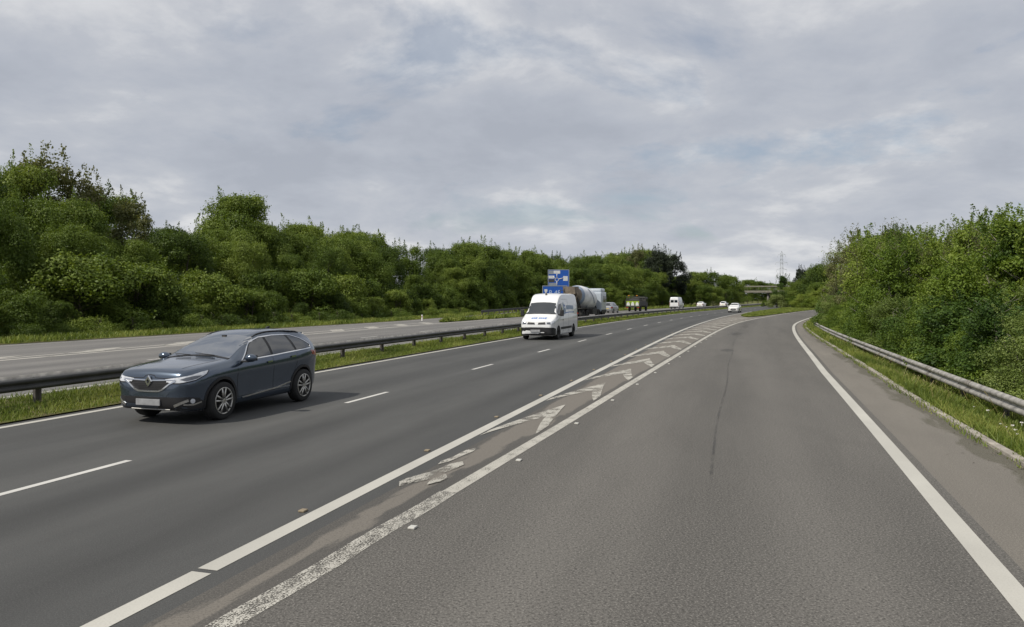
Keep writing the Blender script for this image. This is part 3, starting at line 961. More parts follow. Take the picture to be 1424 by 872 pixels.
# distant trees between and behind the roads
def clump(specs, name, label, cat, group, kind='wood'):
    for px, top, Y, wide in specs:
        skyline_tree(kind, rng.randrange(7) if kind == 'wood' else 0, name, px, top, Y, label, cat, group, wide, 0.0)
clump([(968, 378, 240, 1.2), (985, 377, 245, 1.2), (1003, 381, 250, 1.2), (1016, 384, 262, 1.2), (1024, 396, 268, 1.1), (975, 396, 215, 1.5), (992, 398, 222, 1.5), (1008, 402, 236, 1.5), (1018, 406, 250, 1.5)],
      'broadleaf_tree', 'green broadleaf tree in the distant wood left of the bridge', 'tree', 'distant trees left of the bridge')
clump([(1040, 389, 330, 1.2), (1054, 391, 345, 1.2), (1068, 393, 350, 1.2), (1080, 395, 340, 1.2), (1096, 390, 330, 1.2), (1046, 408, 420, 2.0), (1064, 408, 430, 2.0), (1034, 408, 410, 2.0), (1080, 408, 420, 2.0)],
      'broadleaf_tree', 'hazy green tree in the far distance behind the bridge', 'tree', 'trees beyond the bridge')
skyline_tree('slender', 1, 'young_tree', 1088, 381, 262, 'single upright bronze-green tree right of the bridge', 'tree', wide=1.3)
skyline_tree('pine', 0, 'pine_tree', 1115, 370, 205, 'dark pine above the hedge right of the bridge', 'pine tree', wide=0.75)
clump([(1098, 398, 215, 1.4), (1108, 392, 210, 1.3), (1122, 386, 205, 1.3), (1134, 374, 190, 1.2), (1146, 366, 180, 1.2), (1092, 404, 205, 1.6), (1128, 396, 185, 1.5), (1140, 392, 170, 1.5), (1110, 403, 195, 1.6)],
      'broadleaf_tree', 'green tree in the hedge at the bend of the slip road', 'tree', 'trees at the bend of the slip road')
pale = skyline_tree('pale', 0, 'hawthorn_bush', 1080, 409, 186, 'pale blossoming hawthorn bush in front of the bridge', 'bush', wide=1.0, z=0.05)
clump([(1064, 417.5, 196, 1.3), (1094, 414, 186, 1.6), (1106, 411, 182, 1.6), (1118, 408, 178, 1.8), (1130, 405, 172, 1.8), (1142, 402, 166, 1.8), (1152, 396, 160, 1.7)], 'bush', 'green hedge bush lining the grass at the slip road bend', 'bush', 'hedge bushes at the slip road bend', 'bush')

# ---- grass, flowers
def grass_obj(name, label, regions, mat, seed):
    rg = np.random.default_rng(seed)
    VV, FF, TT, k_ = [], [], [], 0
    for (s0, s1, oa, ob, zf, dens, h, w) in regions:
        ss = np.arange(s0, s1, 0.5)
        fa = oa(ss) if callable(oa) else np.full(len(ss), oa)
        fb = ob(ss) if callable(ob) else np.full(len(ss), ob)
        area = np.abs(fb - fa).mean() * (s1 - s0)
        n = int(area * dens)
        s_ = rg.uniform(s0, s1, n)
        t = rg.random(n)
        A = oa(s_) if callable(oa) else np.full(n, oa)
        Bv = ob(s_) if callable(ob) else np.full(n, ob)
        o = A + (Bv - A) * t
        x, y = P(s_, o)
        z = zf(t) if callable(zf) else np.full(n, zf)
        tuft = 0.55 + 0.9 * (0.5 + 0.5 * np.sin(s_ * 1.3 + 3 * np.sin(o * 2.1)) * np.sin(o * 3.1 + s_ * 0.7))
        hh = h * rg.uniform(0.45, 1.2, n) * tuft
        keep = (tuft > 0.72) | (rg.random(n) < 0.45)
        hh = np.where(keep, hh, hh * 0.25)
        a = rg.uniform(0, 2 * np.pi, n)
        ww = w * rg.uniform(0.6, 1.3, n)
        lx, ly = rg.normal(size=n) * hh * 0.4, rg.normal(size=n) * hh * 0.4
        dx, dy = np.cos(a) * ww, np.sin(a) * ww
        V = np.stack([np.c_[x - dx, y - dy, z], np.c_[x + dx, y + dy, z], np.c_[x + lx + dx * .35, y + ly + dy * .35, z + hh], np.c_[x + lx - dx * .35, y + ly - dy * .35, z + hh * 0.96]], axis=1).reshape(-1, 3)
        VV.append(V); FF.append(np.arange(n * 4).reshape(-1, 4) + k_); k_ += n * 4
        TT.append(np.clip(0.5 + 0.28 * np.sin(s_ * 0.9 + o * 1.7) * np.sin(s_ * 0.23 + o) + rg.normal(0, 0.2, n), 0, 1))
    o = put(name, mesh_np(name, np.concatenate(VV), np.concatenate(FF), mat, tint=np.concatenate(TT)))
    return tag(o, label, 'grass', kind='stuff')
kz = lambda t: 0.03 - 0.39 * t
grass_obj('verge_grass', 'rough green grass on the verge under the right-hand barrier', [
    (2, 34, lambda s: K_OFF(s) + 0.17, lambda s: K_OFF(s) + 1.6, kz, 900, 0.16, 0.008),
    (2, 34, lambda s: K_OFF(s) + 1.6, lambda s: K_OFF(s) + 4.0, -0.37, 320, 0.26, 0.010),
    (34, 100, lambda s: K_OFF(s) + 0.17, lambda s: K_OFF(s) + 1.6, kz, 300, 0.2, 0.018),
    (34, 100, lambda s: K_OFF(s) + 1.6, lambda s: K_OFF(s) + 3.6, -0.37, 140, 0.3, 0.02)], M['grass'], 1)
grass_obj('median_grass', 'uneven green grass on the central reservation under the barrier', [
    (1, 40, MED_R - 0.1, MED_L, 0.03, 380, 0.10, 0.008), (40, 120, MED_R, MED_L, 0.03, 90, 0.14, 0.02), (120, 300, MED_R, MED_L, 0.03, 22, 0.16, 0.05),
    (1, 60, MED_R + 0.0, MED_R - 0.3, 0.02, 160, 0.07, 0.010)], M['grass'], 2)
grass_obj('far_verge_grass', 'mown grass between the far carriageway and the wood', [
    (15, 110, lambda s: FAR_L(s), lambda s: FAR_L(s) - 6.5, 0.05, 90, 0.22, 0.028),
    (60, 220, -22.9, ISL_L, 0.03, 16, 0.3, 0.05), (110, 230, -23, -36, 0.04, 7, 0.4, 0.09)], M['grass'], 3)
grass_obj('island_grass', 'grass on the pointed island where the slip road leaves', [
    (90, 240, lambda s: np.interp(s, [90, 96, 120, 200], [2.6, 1.6, 1.2, 1.0]), lambda s: B_OFF(s) - np.interp(s, [90, 96, 120], [1.6, 0.8, 0.4]), 0.05, 40, 0.13, 0.045)], M['grass'], 4)
M['straw'] = leaf('straw', (0.20, 0.17, 0.07), (0.32, 0.27, 0.12), (0.42, 0.37, 0.20), trans=0.2, obvar=0.0)
grass_obj('seeding_grass', 'pale seeding grass stalks among the verge grass on the right', [
    (3, 40, lambda s: K_OFF(s) + 0.25, lambda s: K_OFF(s) + 1.5, kz, 16, 0.30, 0.003), (3, 40, lambda s: K_OFF(s) + 1.6, lambda s: K_OFF(s) + 2.6, -0.37, 28, 0.38, 0.004)], M['straw'], 6)
grass_obj('kerb_weeds', 'weeds and moss creeping over the right-hand kerb', [
    (4, 70, lambda s: K_OFF(s) - 0.10 - 0.08 * np.sin(s * 0.9) ** 2, lambda s: K_OFF(s) + 0.18, lambda t: 0.02 + 0.02 * t, 260, 0.055, 0.009)], M['grass'], 7)
def litter():
    rg = np.random.default_rng(8)
    n = 1500
    s_ = rg.uniform(3, 60, n)
    o = K_OFF(s_) - 0.02 - rg.exponential(0.16, n)
    o = np.maximum(o, E_OFF(s_) + 0.15)
    x, y = P(s_, o)
    a = rg.uniform(0, 6.28, n)
    r_ = rg.uniform(0.006, 0.02, n)
    z = np.full(n, 0.006)
    V = np.stack([np.c_[x + np.cos(a + k_ * 1.571) * r_ * (1 if k_ % 2 else 0.6), y + np.sin(a + k_ * 1.571) * r_ * (1 if k_ % 2 else 0.6), z + (0.012 * rg.random(n) if k_ == 1 else 0)] for k_ in range(4)], axis=1).reshape(-1, 3)
    o_ = put('leaf_litter', mesh_np('leaf_litter', V, np.arange(n * 4).reshape(-1, 4), M['litter'], tint=rg.random(n)))
    tag(o_, 'brown leaf litter and grit gathered against the right-hand kerb', 'litter', kind='stuff')
M['litter'] = leaf('litter', (0.035, 0.028, 0.02), (0.09, 0.07, 0.045), (0.19, 0.16, 0.12), trans=0, obvar=0.0)
litter()
fl = MB()
flr = random.Random(5)
for (px, py) in ((1374, 571), (1398, 594), (1390, 607), (1402, 600), (1415, 604), (1408, 592), (1421, 588), (1354, 566), (1392, 590), (1412, 598), (1330, 560), (1420, 612)):
    z = -0.1
    Y = FPX * (EYE - z) / (py - HORIZON)
    X = (px - CXP) / FPX * Y
    for q in range(5):
        a = q * 1.257 + flr.random()
        fl.tube((X, Y, z), (X + 0.028 * math.cos(a), Y + 0.028 * math.sin(a), z + 0.008), 0.006, 0.012, 6)
    fl.tube((X, Y, z - 0.2), (X, Y, z), 0.003, 0.003, 5)
tag(fl.build('flowers', M['petal']), 'small pale wild flowers in the grass in front of the right-hand barrier', 'flowers', kind='stuff')

# ------------------------------------------------------------------ barriers
def sweep(ss, offs, prof, name, mat, parent, base):
    """prof: closed outline of (across, z); swept along the road"""
    n, m = len(ss), len(prof)
    V = []
    for a, z in prof:
        x, y = P(ss, offs + a)
        V.append(np.c_[x - base.x, y - base.y, np.full(n, z - base.z)])
    V = np.concatenate(V)
    F = []
    for j in range(m):
        a = np.arange(n - 1) + j * n
        b = np.arange(n - 1) + ((j + 1) % m) * n
        F.append(np.c_[a, b, b + 1, a + 1])
    me = mesh_np(name, V, np.concatenate(F), mat)
    bm = bmesh.new(); bm.from_mesh(me); bmesh.ops.recalc_face_normals(bm, faces=bm.faces); bm.to_mesh(me); bm.free()
    return put(name, me, parent)
def wprof(side, zc, depth=0.075, hgt=0.31, th=0.012):
    h = hgt / 2
    out = [(0.0, h), (0.02, h * .97), (depth, h * .72), (depth, h * .34), (0.012, h * .10), (0.012, -h * .10), (depth, -h * .34), (depth, -h * .72), (0.02, -h * .97), (0.0, -h)]
    back = [(a - th, z * 0.985) for a, z in out[::-1]]
    return [(side * a, zc + z) for a, z in out + back]
def box_prof(side, z0, z1, d=0.10):
    return [(0, z0), (side * d, z0 + 0.03), (side * d, z0 + 0.085), (side * 0.06, z0 + 0.105), (side * 0.06, z1 - 0.105), (side * d, z1 - 0.085), (side * d, z1 - 0.03), (0, z1)]
pm = MB().box((0, 0, 0.15), (0.012, 0.09, 0.95)).box((0.035, 0.04, 0.15), (0.07, 0.010, 0.95)).box((-0.035, -0.04, 0.15), (0.07, 0.010, 0.95)).mesh('post', M['post'])

base = P3(-4, -9.75, 0.0)
median_barrier = thing('crash_barrier', 'long dark steel double-sided barrier on grass between the two carriageways', 'barrier', base)
ss = np.arange(-12, 330, 1.0)
mo = np.interp(ss, [0, 30, 60, 120], [-9.72, -9.72, -9.5, -9.5])
sweep(ss, mo, box_prof(1, 0.37, 0.625), 'beam', M['galv_shaded'], median_barrier, base)  # near beam: side away from the sun, its shade painted into the base colour
sweep(ss, mo - 0.62, box_prof(-1, 0.37, 0.625), 'beam', M['galv'], median_barrier, base)
s_ = 8.6
post_list = [8.6 - 3.2 * 2, 8.6 - 3.2]
while s_ < 230:
    post_list.append(s_)
    s_ += 3.2
post_list = [(20.2 - 3.2 * 8) + 3.2 * i for i in range(95)]
for s_ in post_list:
    o = put('post', pm, median_barrier)
    o.location = P3(s_, float(np.interp(s_, [0, 30, 60, 120], [-9.72, -9.72, -9.5, -9.5])) - 0.31, 0.0) - base
    o.rotation_euler = (0, 0, -heading(s_))
    o.scale = (1, 1, 0.95)
br = MB()
for s_ in post_list:
    p = P3(s_, float(np.interp(s_, [0, 30, 60, 120], [-9.72, -9.72, -9.5, -9.5])) - 0.31, 0.5) - base
    br.box(p, (0.60, 0.06, 0.12), -heading(s_))
br.build('spacer_bracket', M['galv'], median_barrier)

base = P3(4, float(BAR_OFF(4)), -0.4)
right_barrier = thing('crash_barrier', 'pale galvanised corrugated barrier along the right-hand verge by the bushes', 'barrier', base)
ss = np.r_[np.arange(-8, 70, 0.8), np.arange(70, 108, 1.0)]
sweep(ss, BAR_OFF(ss) + 0.0, wprof(-1, 0.155), 'beam', M['galv'], right_barrier, base)
for i in range(36):
    s_ = -6.3 + 3.2 * i
    o = put('post', pm, right_barrier)
    o.location = P3(s_, float(BAR_OFF(s_)) + 0.09, -0.42) - base
    o.rotation_euler = (0, 0, -heading(s_))
    o.scale = (1, 1, 1.05)
for i in range(28):
    q0 = -5.0 + 4.0 * i
    sweep(np.linspace(q0, q0 + 0.34, 3), BAR_OFF(np.linspace(q0, q0 + 0.34, 3)), [(a * 1.08 - 0.004, 0.155 + (z - 0.155) * 1.03) for a, z in wprof(-1, 0.155)], 'lap_joint', M['galv_worn'], right_barrier, base)
bolts = MB()
for i in range(36):
    s_ = -6.3 + 3.2 * i
    p = P3(s_, float(BAR_OFF(s_)) - 0.01, 0.155) - base
    q = P3(s_, float(BAR_OFF(s_)) - 0.03, 0.155) - base
    bolts.tube(p, q, 0.022, 0.016, 8)
    # lap joints of the rail
    j = P3(s_ + 1.0, float(BAR_OFF(s_)) - 0.035, 0.155) - base
bolts.build('bolt', M['galv'], right_barrier)

base = P3(82, -31.0, 0.0)
left_barrier = thing('crash_barrier', 'short grey barrier along the far slip road below the wood', 'barrier', base)
ss = np.arange(82, 150, 1.0)
lo = np.interp(ss, [82, 90, 130, 150], [-28.4, -29.8, -38.5, -43])
sweep(ss, lo, wprof(1, 0.62), 'beam', M['galv_shaded'], left_barrier, base)
for i in range(20):
    s_ = 83 + 3.4 * i
    o = put('post', pm, left_barrier)
    o.location = P3(s_, float(np.interp(s_, ss, lo)) - 0.09, 0.0) - base
    o.rotation_euler = (0, 0, -heading(s_))

# ------------------------------------------------------------------ road studs and marker posts
stud_w = MB().box((0, 0, 0.010), (0.07, 0.085, 0.02), 0, 0.006).mesh('road_stud', M['stud_white'])
stud_a = MB().box((0, 0, 0.010), (0.07, 0.085, 0.02), 0, 0.006).mesh('road_stud', M['stud_amber'])
for i in range(14):
    s_ = 2.0 + 3.3 * i
    o = put('road_stud', stud_a)
    o.location = P3(s_, -0.19, 0.002)
    o.rotation_euler = (0, 0, -heading(s_))
    tag(o, 'dull amber road stud on the dark side of the solid nose line', 'road stud', 'amber road studs along the nose line')
for i in range(14):
    s_ = 1.8 + 3.25 * i
    o = put('road_stud', stud_w)
    o.location = P3(s_, float(B_OFF(s_)) + 0.28, 0.002)
    o.rotation_euler = (0, 0, -heading(s_))
    tag(o, 'white road stud beside the worn line of the slip road', 'road stud', 'white road studs along the slip road line')
def marker(s_, off, z, h, label):
    r = thing('marker_post', label, 'marker post', P3(s_, off, z), -heading(s_))
    mb = MB().prism([(-0.06, 0), (0.06, 0), (0.06, h - 0.05), (0.0, h), (-0.06, h - 0.05)], 'y', -0.035, 0.035)
    mb.build('post', M['white_plastic'], r)
    MB().box((0, -0.039, h - 0.22), (0.08, 0.006, 0.12)).build('reflector', M['red_lamp'], r)
marker(64.2, -27.3, 0.0, 0.62, 'white marker post beside the far slip road')
marker(60.8, 10.05, -0.4, 1.05, 'white marker post behind the far end of the right-hand barrier')

# ------------------------------------------------------------------ signs
def text_mesh(body, size, mat, name, depth=0.004):
    cu = bpy.data.curves.new(name, 'FONT')
    cu.body = body
    cu.size = size
    cu.extrude = depth
    cu.align_x = 'LEFT'
    o = bpy.data.objects.new(name, cu)
    link(o)
    dg = bpy.context.evaluated_depsgraph_get()
    me = bpy.data.meshes.new_from_object(o.evaluated_get(dg))
    bpy.data.objects.remove(o)
    me.materials.clear()
    me.materials.append(mat)
    return me
def wall_text(me, name, parent, x, y, z):
    o = put(name, me, parent)
    o.location = (x, y, z)
    o.rotation_euler = (R(90), 0, 0)
    return o
def sign_post_pair(root, xs, z1, y=0.06):
    for x in xs:
        MB().tube((x, y, -0.3), (x, y, z1), 0.07, n=10).build('post', M['galv'], root)
YS = 124.0
def sign_xy(px, Y): return (px - CXP) / FPX * Y
def zpix(py, Y): return (HORIZON - py) * Y / FPX + EYE
# map-type sign
x0, x1, z0, z1 = sign_xy(762.3, YS), sign_xy(791.2, YS), zpix(400.5, YS), zpix(375.2, YS)
w, h = x1 - x0, z1 - z0
s1 = thing('direction_sign', 'blue junction map sign with white panels, upper sign behind the van', 'road sign', ((x0 + x1) / 2, YS, 0), R(-3))
MB().box((0, 0, (z0 + z1) / 2), (w, 0.05, h), 0, 0.02).build('panel', M['sign_blue'], s1)
fr = MB()
for zz in (z0, z1): fr.box((0, -0.03, zz), (w + 0.06, 0.03, 0.10))
for xx in (-w / 2, w / 2): fr.box((xx, -0.032, (z0 + z1) / 2), (0.10, 0.03, h))
fr.build('frame', M['sign_frame'], s1)
U = lambda a: -w / 2 + w * a
Z = lambda b: z0 + h * b
rg = MB()
rc, rr_ = (U(0.42), Z(0.46)), 0.28
for i in range(24):
    a, b = 2 * math.pi * i / 24, 2 * math.pi * (i + 1) / 24
    rg.tube((rc[0] + rr_ * math.cos(a), -0.035, rc[1] + rr_ * math.sin(a)), (rc[0] + rr_ * math.cos(b), -0.035, rc[1] + rr_ * math.sin(b)), 0.05, n=6)
for e in ((U(0.42), Z(0.78)), (U(0.72), Z(0.55)), (U(0.24), Z(0.62)), (U(0.42), Z(0.05))):
    d = Vector((e[0] - rc[0], 0, e[1] - rc[1])).normalized() * rr_
    rg.tube((rc[0] + d.x, -0.035, rc[1] + d.z), (e[0], -0.035, e[1]), 0.06, n=6)
rg.build('junction_map', M['sign_white'], s1)
for (a, b, ww, hh, m_) in ((0.42, 0.87, 0.32, 0.17, 'sign_white'), (0.83, 0.52, 0.22, 0.26, 'sign_white'), (0.14, 0.86, 0.22, 0.2, 'sign_grey'), (0.16, 0.60, 0.28, 0.16, 'sign_white'), (0.16, 0.40, 0.28, 0.16, 'truck_dark'), (0.22, 0.16, 0.34, 0.24, 'sign_grey')):
    MB().box((U(a), -0.036, Z(b)), (w * ww, 0.016, h * hh), 0, 0.006).build('name_panel', M[m_], s1)
for xx in (-1, 1):
    MB().box((xx * w * 0.32, 0.08, (z1 - 0.5) / 2 - 0.1), (0.11, 0.11, z1 - 0.3)).build('post', M['galv'], s1)
# lower route sign, in front and to its left
YL = 121.0
x0, x1, z0, z1 = sign_xy(754.6, YL), sign_xy(788.5, YL), 2.0, zpix(397.6, YL)
w, h = x1 - x0, z1 - z0
s2 = thing('direction_sign', 'blue route sign with pale letters just above the white van', 'road sign', ((x0 + x1) / 2, YL, 0), R(-3))
MB().box((0, 0, (z0 + z1) / 2), (w, 0.05, h), 0, 0.02).build('panel', M['sign_blue'], s2)
fr = MB()
for zz in (z0, z1): fr.box((0, -0.03, zz), (w + 0.08, 0.03, 0.12))
for xx in (-w / 2, w / 2): fr.box((xx, -0.032, (z0 + z1) / 2), (0.12, 0.03, h))
fr.build('frame', M['sign_frame'], s2)
ar = MB()
ax, az = -w / 2 + 0.52, z1 - 0.85
ar.prism([(ax - 0.1, az - 0.62), (ax + 0.1, az - 0.62), (ax + 0.13, az - 0.05), (ax + 0.24, az - 0.05), (ax + 0.24, az + 0.32), (ax - 0.24, az + 0.32), (ax - 0.24, az - 0.05), (ax - 0.13, az - 0.05)], 'y', -0.045, -0.028)
ar.build('symbol', M['sign_white'], s2)
wall_text(text_mesh('B 48', 1.05, M['sign_pale_blue'], 'lettering', 0.012), 'lettering', s2, -w / 2 + 0.98, -0.04, z1 - 1.42)
for xx in (-1, 1):
    MB().box((xx * w * 0.32, 0.08, (z1 - 0.5) / 2 - 0.1), (0.11, 0.11, z1 - 0.3)).build('post', M['galv'], s2)

# ------------------------------------------------------------------ bridge
SB = 290.0
bp = P3(SB, -26.5, 0)
ang = -heading(SB)
bridge = thing('road_bridge', 'concrete bridge carrying a side road over the motorway in the distance', 'bridge', bp, ang)
L = 50.0
MB().box((L / 2, 0, 4.55), (L, 7.5, 0.55)).build('deck', M['concrete_dark'], bridge)
MB().box((L / 2, -3.85, 4.75), (L + 2, 0.28, 0.75), 0, 0.03).build('edge_beam', M['concrete'], bridge)
MB().box((L / 2, 3.85, 4.75), (L + 2, 0.28, 0.75), 0, 0.03).build('edge_beam', M['concrete'], bridge)
for yy in (-3.85, 3.85):
    pr = MB()
    pr.box((L / 2, yy, 6.72), (L + 2, 0.22, 0.30))
    for i in range(26):
        pr.box((i * 2.0, yy, 5.8), (0.05, 0.06, 1.55))
    pr.build('parapet', M['concrete'], bridge)
ab = MB().box((-1.2, 0, 2.2), (3.0, 8.6, 5.2)).box((-3.0, 0, 4.2), (2.4, 8.4, 4.6))
ab.build('abutment', M['concrete'], bridge)
MB().box((L + 1.2, 0, 2.2), (3.0, 8.6, 5.2)).build('abutment', M['concrete'], bridge)
for xx in (14.0, 34.0):
    pp = MB()
    for yy in (-2.6, 0, 2.6):
        pp.tube((xx, yy, -0.6), (xx, yy, 4.0), 0.35, n=14)
    pp.box((xx, 0, 4.13), (0.9, 7, 0.3))
    pp.build('pier', M['concrete_dark'], bridge)

# ------------------------------------------------------------------ pylon
YP = 900.0
py_ = thing('electricity_pylon', 'faint tall lattice pylon on the horizon right of the bridge', 'pylon', ((1087 - CXP) / FPX * YP, YP, 0))
HP = (HORIZON - 349) * YP / FPX + EYE
pb = MB()
def half(z):
    return float(np.interp(z, [0, HP * 0.45, HP * 0.95, HP], [4.6, 1.9, 0.9, 0.1]))
lv = [0, HP * .16, HP * .3, HP * .42, HP * .53, HP * .63, HP * .72, HP * .8, HP * .88, HP * .95, HP]
for a, b in zip(lv, lv[1:]):
    ha, hb = half(a), half(b)
    for sx, sy in ((1, 1), (1, -1), (-1, 1), (-1, -1)):
        pb.tube((sx * ha, sy * ha, a), (sx * hb, sy * hb, b), 0.09, n=4)
    for sy in (-1, 1):
        pb.tube((-ha, sy * ha, a), (hb, sy * hb, b), 0.06, n=4)
        pb.tube((ha, sy * ha, a), (-hb, sy * hb, b), 0.06, n=4)
        pb.tube((sy * ha, -ha, a), (sy * hb, hb, b), 0.06, n=4)
        pb.tube((sy * ha, ha, a), (sy * hb, -hb, b), 0.09, n=4)
pb.build('tower', M['pylon'], py_)
for zf, ln in ((0.62, 6.2), (0.76, 7.2), (0.92, 4.6)):
    arm = MB()
    z = HP * zf
    for sx in (-1, 1):
        arm.tube((0, -0.8, z), (sx * ln, 0, z), 0.14, n=4).tube((0, 0.8, z), (sx * ln, 0, z), 0.14, n=4).tube((0, 0, z + 2.2), (sx * ln, 0, z), 0.12, n=4)
        arm.tube((sx * ln, 0, z), (sx * ln, 0, z - 2.6), 0.11, n=5)
    arm.build('cross_arm', M['pylon'], py_)

# ------------------------------------------------------------------ vehicles
def mono(xs, ys):
    """smooth curve through the points without overshoot"""
    o = np.argsort(xs)
    x, y = np.array(xs, float)[o], np.array(ys, float)[o]
    h = np.diff(x); d = np.diff(y) / h
    m = np.zeros(len(x)); m[0], m[-1] = d[0], d[-1]
    for i in range(1, len(x) - 1):
        if d[i - 1] * d[i] > 0:
            w1, w2 = 2 * h[i] + h[i - 1], h[i] + 2 * h[i - 1]
            m[i] = (w1 + w2) / (w1 / d[i - 1] + w2 / d[i])
    def f(t):
        t = min(max(t, x[0]), x[-1])
        i = min(max(int(np.searchsorted(x, t) - 1), 0), len(h) - 1)
        u = (t - x[i]) / h[i]
        return (y[i] * (1 + 2 * u) * (1 - u) ** 2 + m[i] * h[i] * u * (1 - u) ** 2 + y[i + 1] * u * u * (3 - 2 * u) + m[i + 1] * h[i] * u * u * (u - 1))
    return f

def hull_mesh(name, S, mats, n=120):
    T, Bt, W, BL, RW = (mono(*zip(*S[k])) for k in ('top', 'bot', 'wid', 'belt', 'roofw'))
    x0, x1 = S['top'][-1][0], S['top'][0][0]
    if x0 > x1: x0, x1 = x1, x0
    tumble, crown_h = S.get('tumble', 0.045), S.get('crown', 0.02)
    rings = []
    for i in range(n):
        u = -1 + 2 * i / (n - 1)
        u = math.copysign(abs(u) ** 0.85, u)
        x = (x0 + x1) / 2 + (x1 - x0) / 2 * math.sin(math.pi / 2 * u)
        zb, zt, w, zl, wr = Bt(x), T(x), W(x), BL(x), RW(x)
        zl = min(zl, zt - 0.05)
        g = zt - zl
        k = min(1, max(0, (g - 0.05) / 0.42)); k = k * k * (3 - 2 * k)
        lo = min(S.get('lower', .022), w * .2)
        p = [(0, zb), (w * .5, zb), (w - .11 - lo, zb), (w - .05 - lo, zb + .012), (w - .006 - lo, zb + .05)]
        hb = zl - zb - .05
        for t in (.1, .22, .36, .5, .64, .78, .9, 1.0):
            y = w - lo * (1 - t) ** 1.6 - S.get('waist', 0.012) * math.sin(math.pi * t) ** 2 - tumble * max(0, (t - .7) / .3) ** 1.8
            p.append((y, zb + .05 + hb * t))
        yb = w - tumble - .008
        yr = (w - tumble - .04) * (1 - k) + wr * k
        zr = zt - (.03 + (S.get('cant', .07)) * k)
        for t in (.06, .25, .5, .75, 1.0):
            p.append((yb + (yr - yb) * t + S.get('bow', .02) * k * math.sin(math.pi * t), zl + .006 + (zr - zl - .006) * t))
        c = crown_h
        p += [(yr - .03, zt - .012 - .03 * k), (yr - .09, zt - .006 * k), (yr * .62, zt + c * .45), (yr * .3, zt + c * .85), (0, zt + c)]
        half_ = [(x, -y, z) for y, z in p]
        rings.append(half_ + [(x, y, z) for _, y, z in [(a, -b, c_) for a, b, c_ in half_][-2:0:-1]])
    m = len(rings[0]); nh = len(p)
    V = np.array(rings).reshape(-1, 3)
    bm = bmesh.new()
    vs = [bm.verts.new(v) for v in V]
    sill = S.get('sill', 5)
    for i in range(n - 1):
        for j in range(m):
            j2 = (j + 1) % m
            f = bm.faces.new((vs[i * m + j], vs[i * m + j2], vs[(i + 1) * m + j2], vs[(i + 1) * m + j]))
            jj = j if j < nh - 1 else m - 1 - j
            f.material_index = 1 if jj < sill else 0
            if jj < 2: f.material_index = 2
    for ring in (0, n - 1):
        f = bm.faces.new([vs[ring * m + j] for j in range(m)]); f.material_index = 1
    bmesh.ops.recalc_face_normals(bm, faces=bm.faces)
    me = bpy.data.meshes.new(name)
    bm.to_mesh(me); bm.free()
    for m_ in mats: me.materials.append(m_)
    return me

def cut_arches(me, axles, Rr, yin, mats):
    o = put('tmp', me)
    cm = MB()
    for ax in axles:
        for s in (-1, 1):
            cm.tube((ax[0], s * yin, ax[1]), (ax[0], s * 1.6, ax[1]), Rr, n=40)
    c = put('tmp_cut', cm.mesh('tmp_cut', M['under_black']))
    md = o.modifiers.new('b', 'BOOLEAN')
    md.operation = 'DIFFERENCE'; md.object = c; md.solver = 'EXACT'
    dg = bpy.context.evaluated_depsgraph_get()
    r = bpy.data.meshes.new_from_object(o.evaluated_get(dg))
    bpy.data.objects.remove(o); bpy.data.objects.remove(c)
    r.materials.clear()
    for m_ in mats: r.materials.append(m_)
    for f in r.polygons:
        f.use_smooth = True
        for ax in axles:
            dx, dz = f.center.x - ax[0], f.center.z - ax[1]
            d = math.hypot(dx, dz)
            if d < Rr + .004 and abs(f.center.y) > yin - .01:
                rad = abs(f.normal.x * dx + f.normal.z * dz) / (d + 1e-6)
                if (rad > .8 and d > Rr * .9) or (abs(f.normal.y) > .9 and abs(abs(f.center.y) - yin) < .01):
                    f.material_index = 2
    r.set_sharp_from_angle(angle=R(42))
    return r

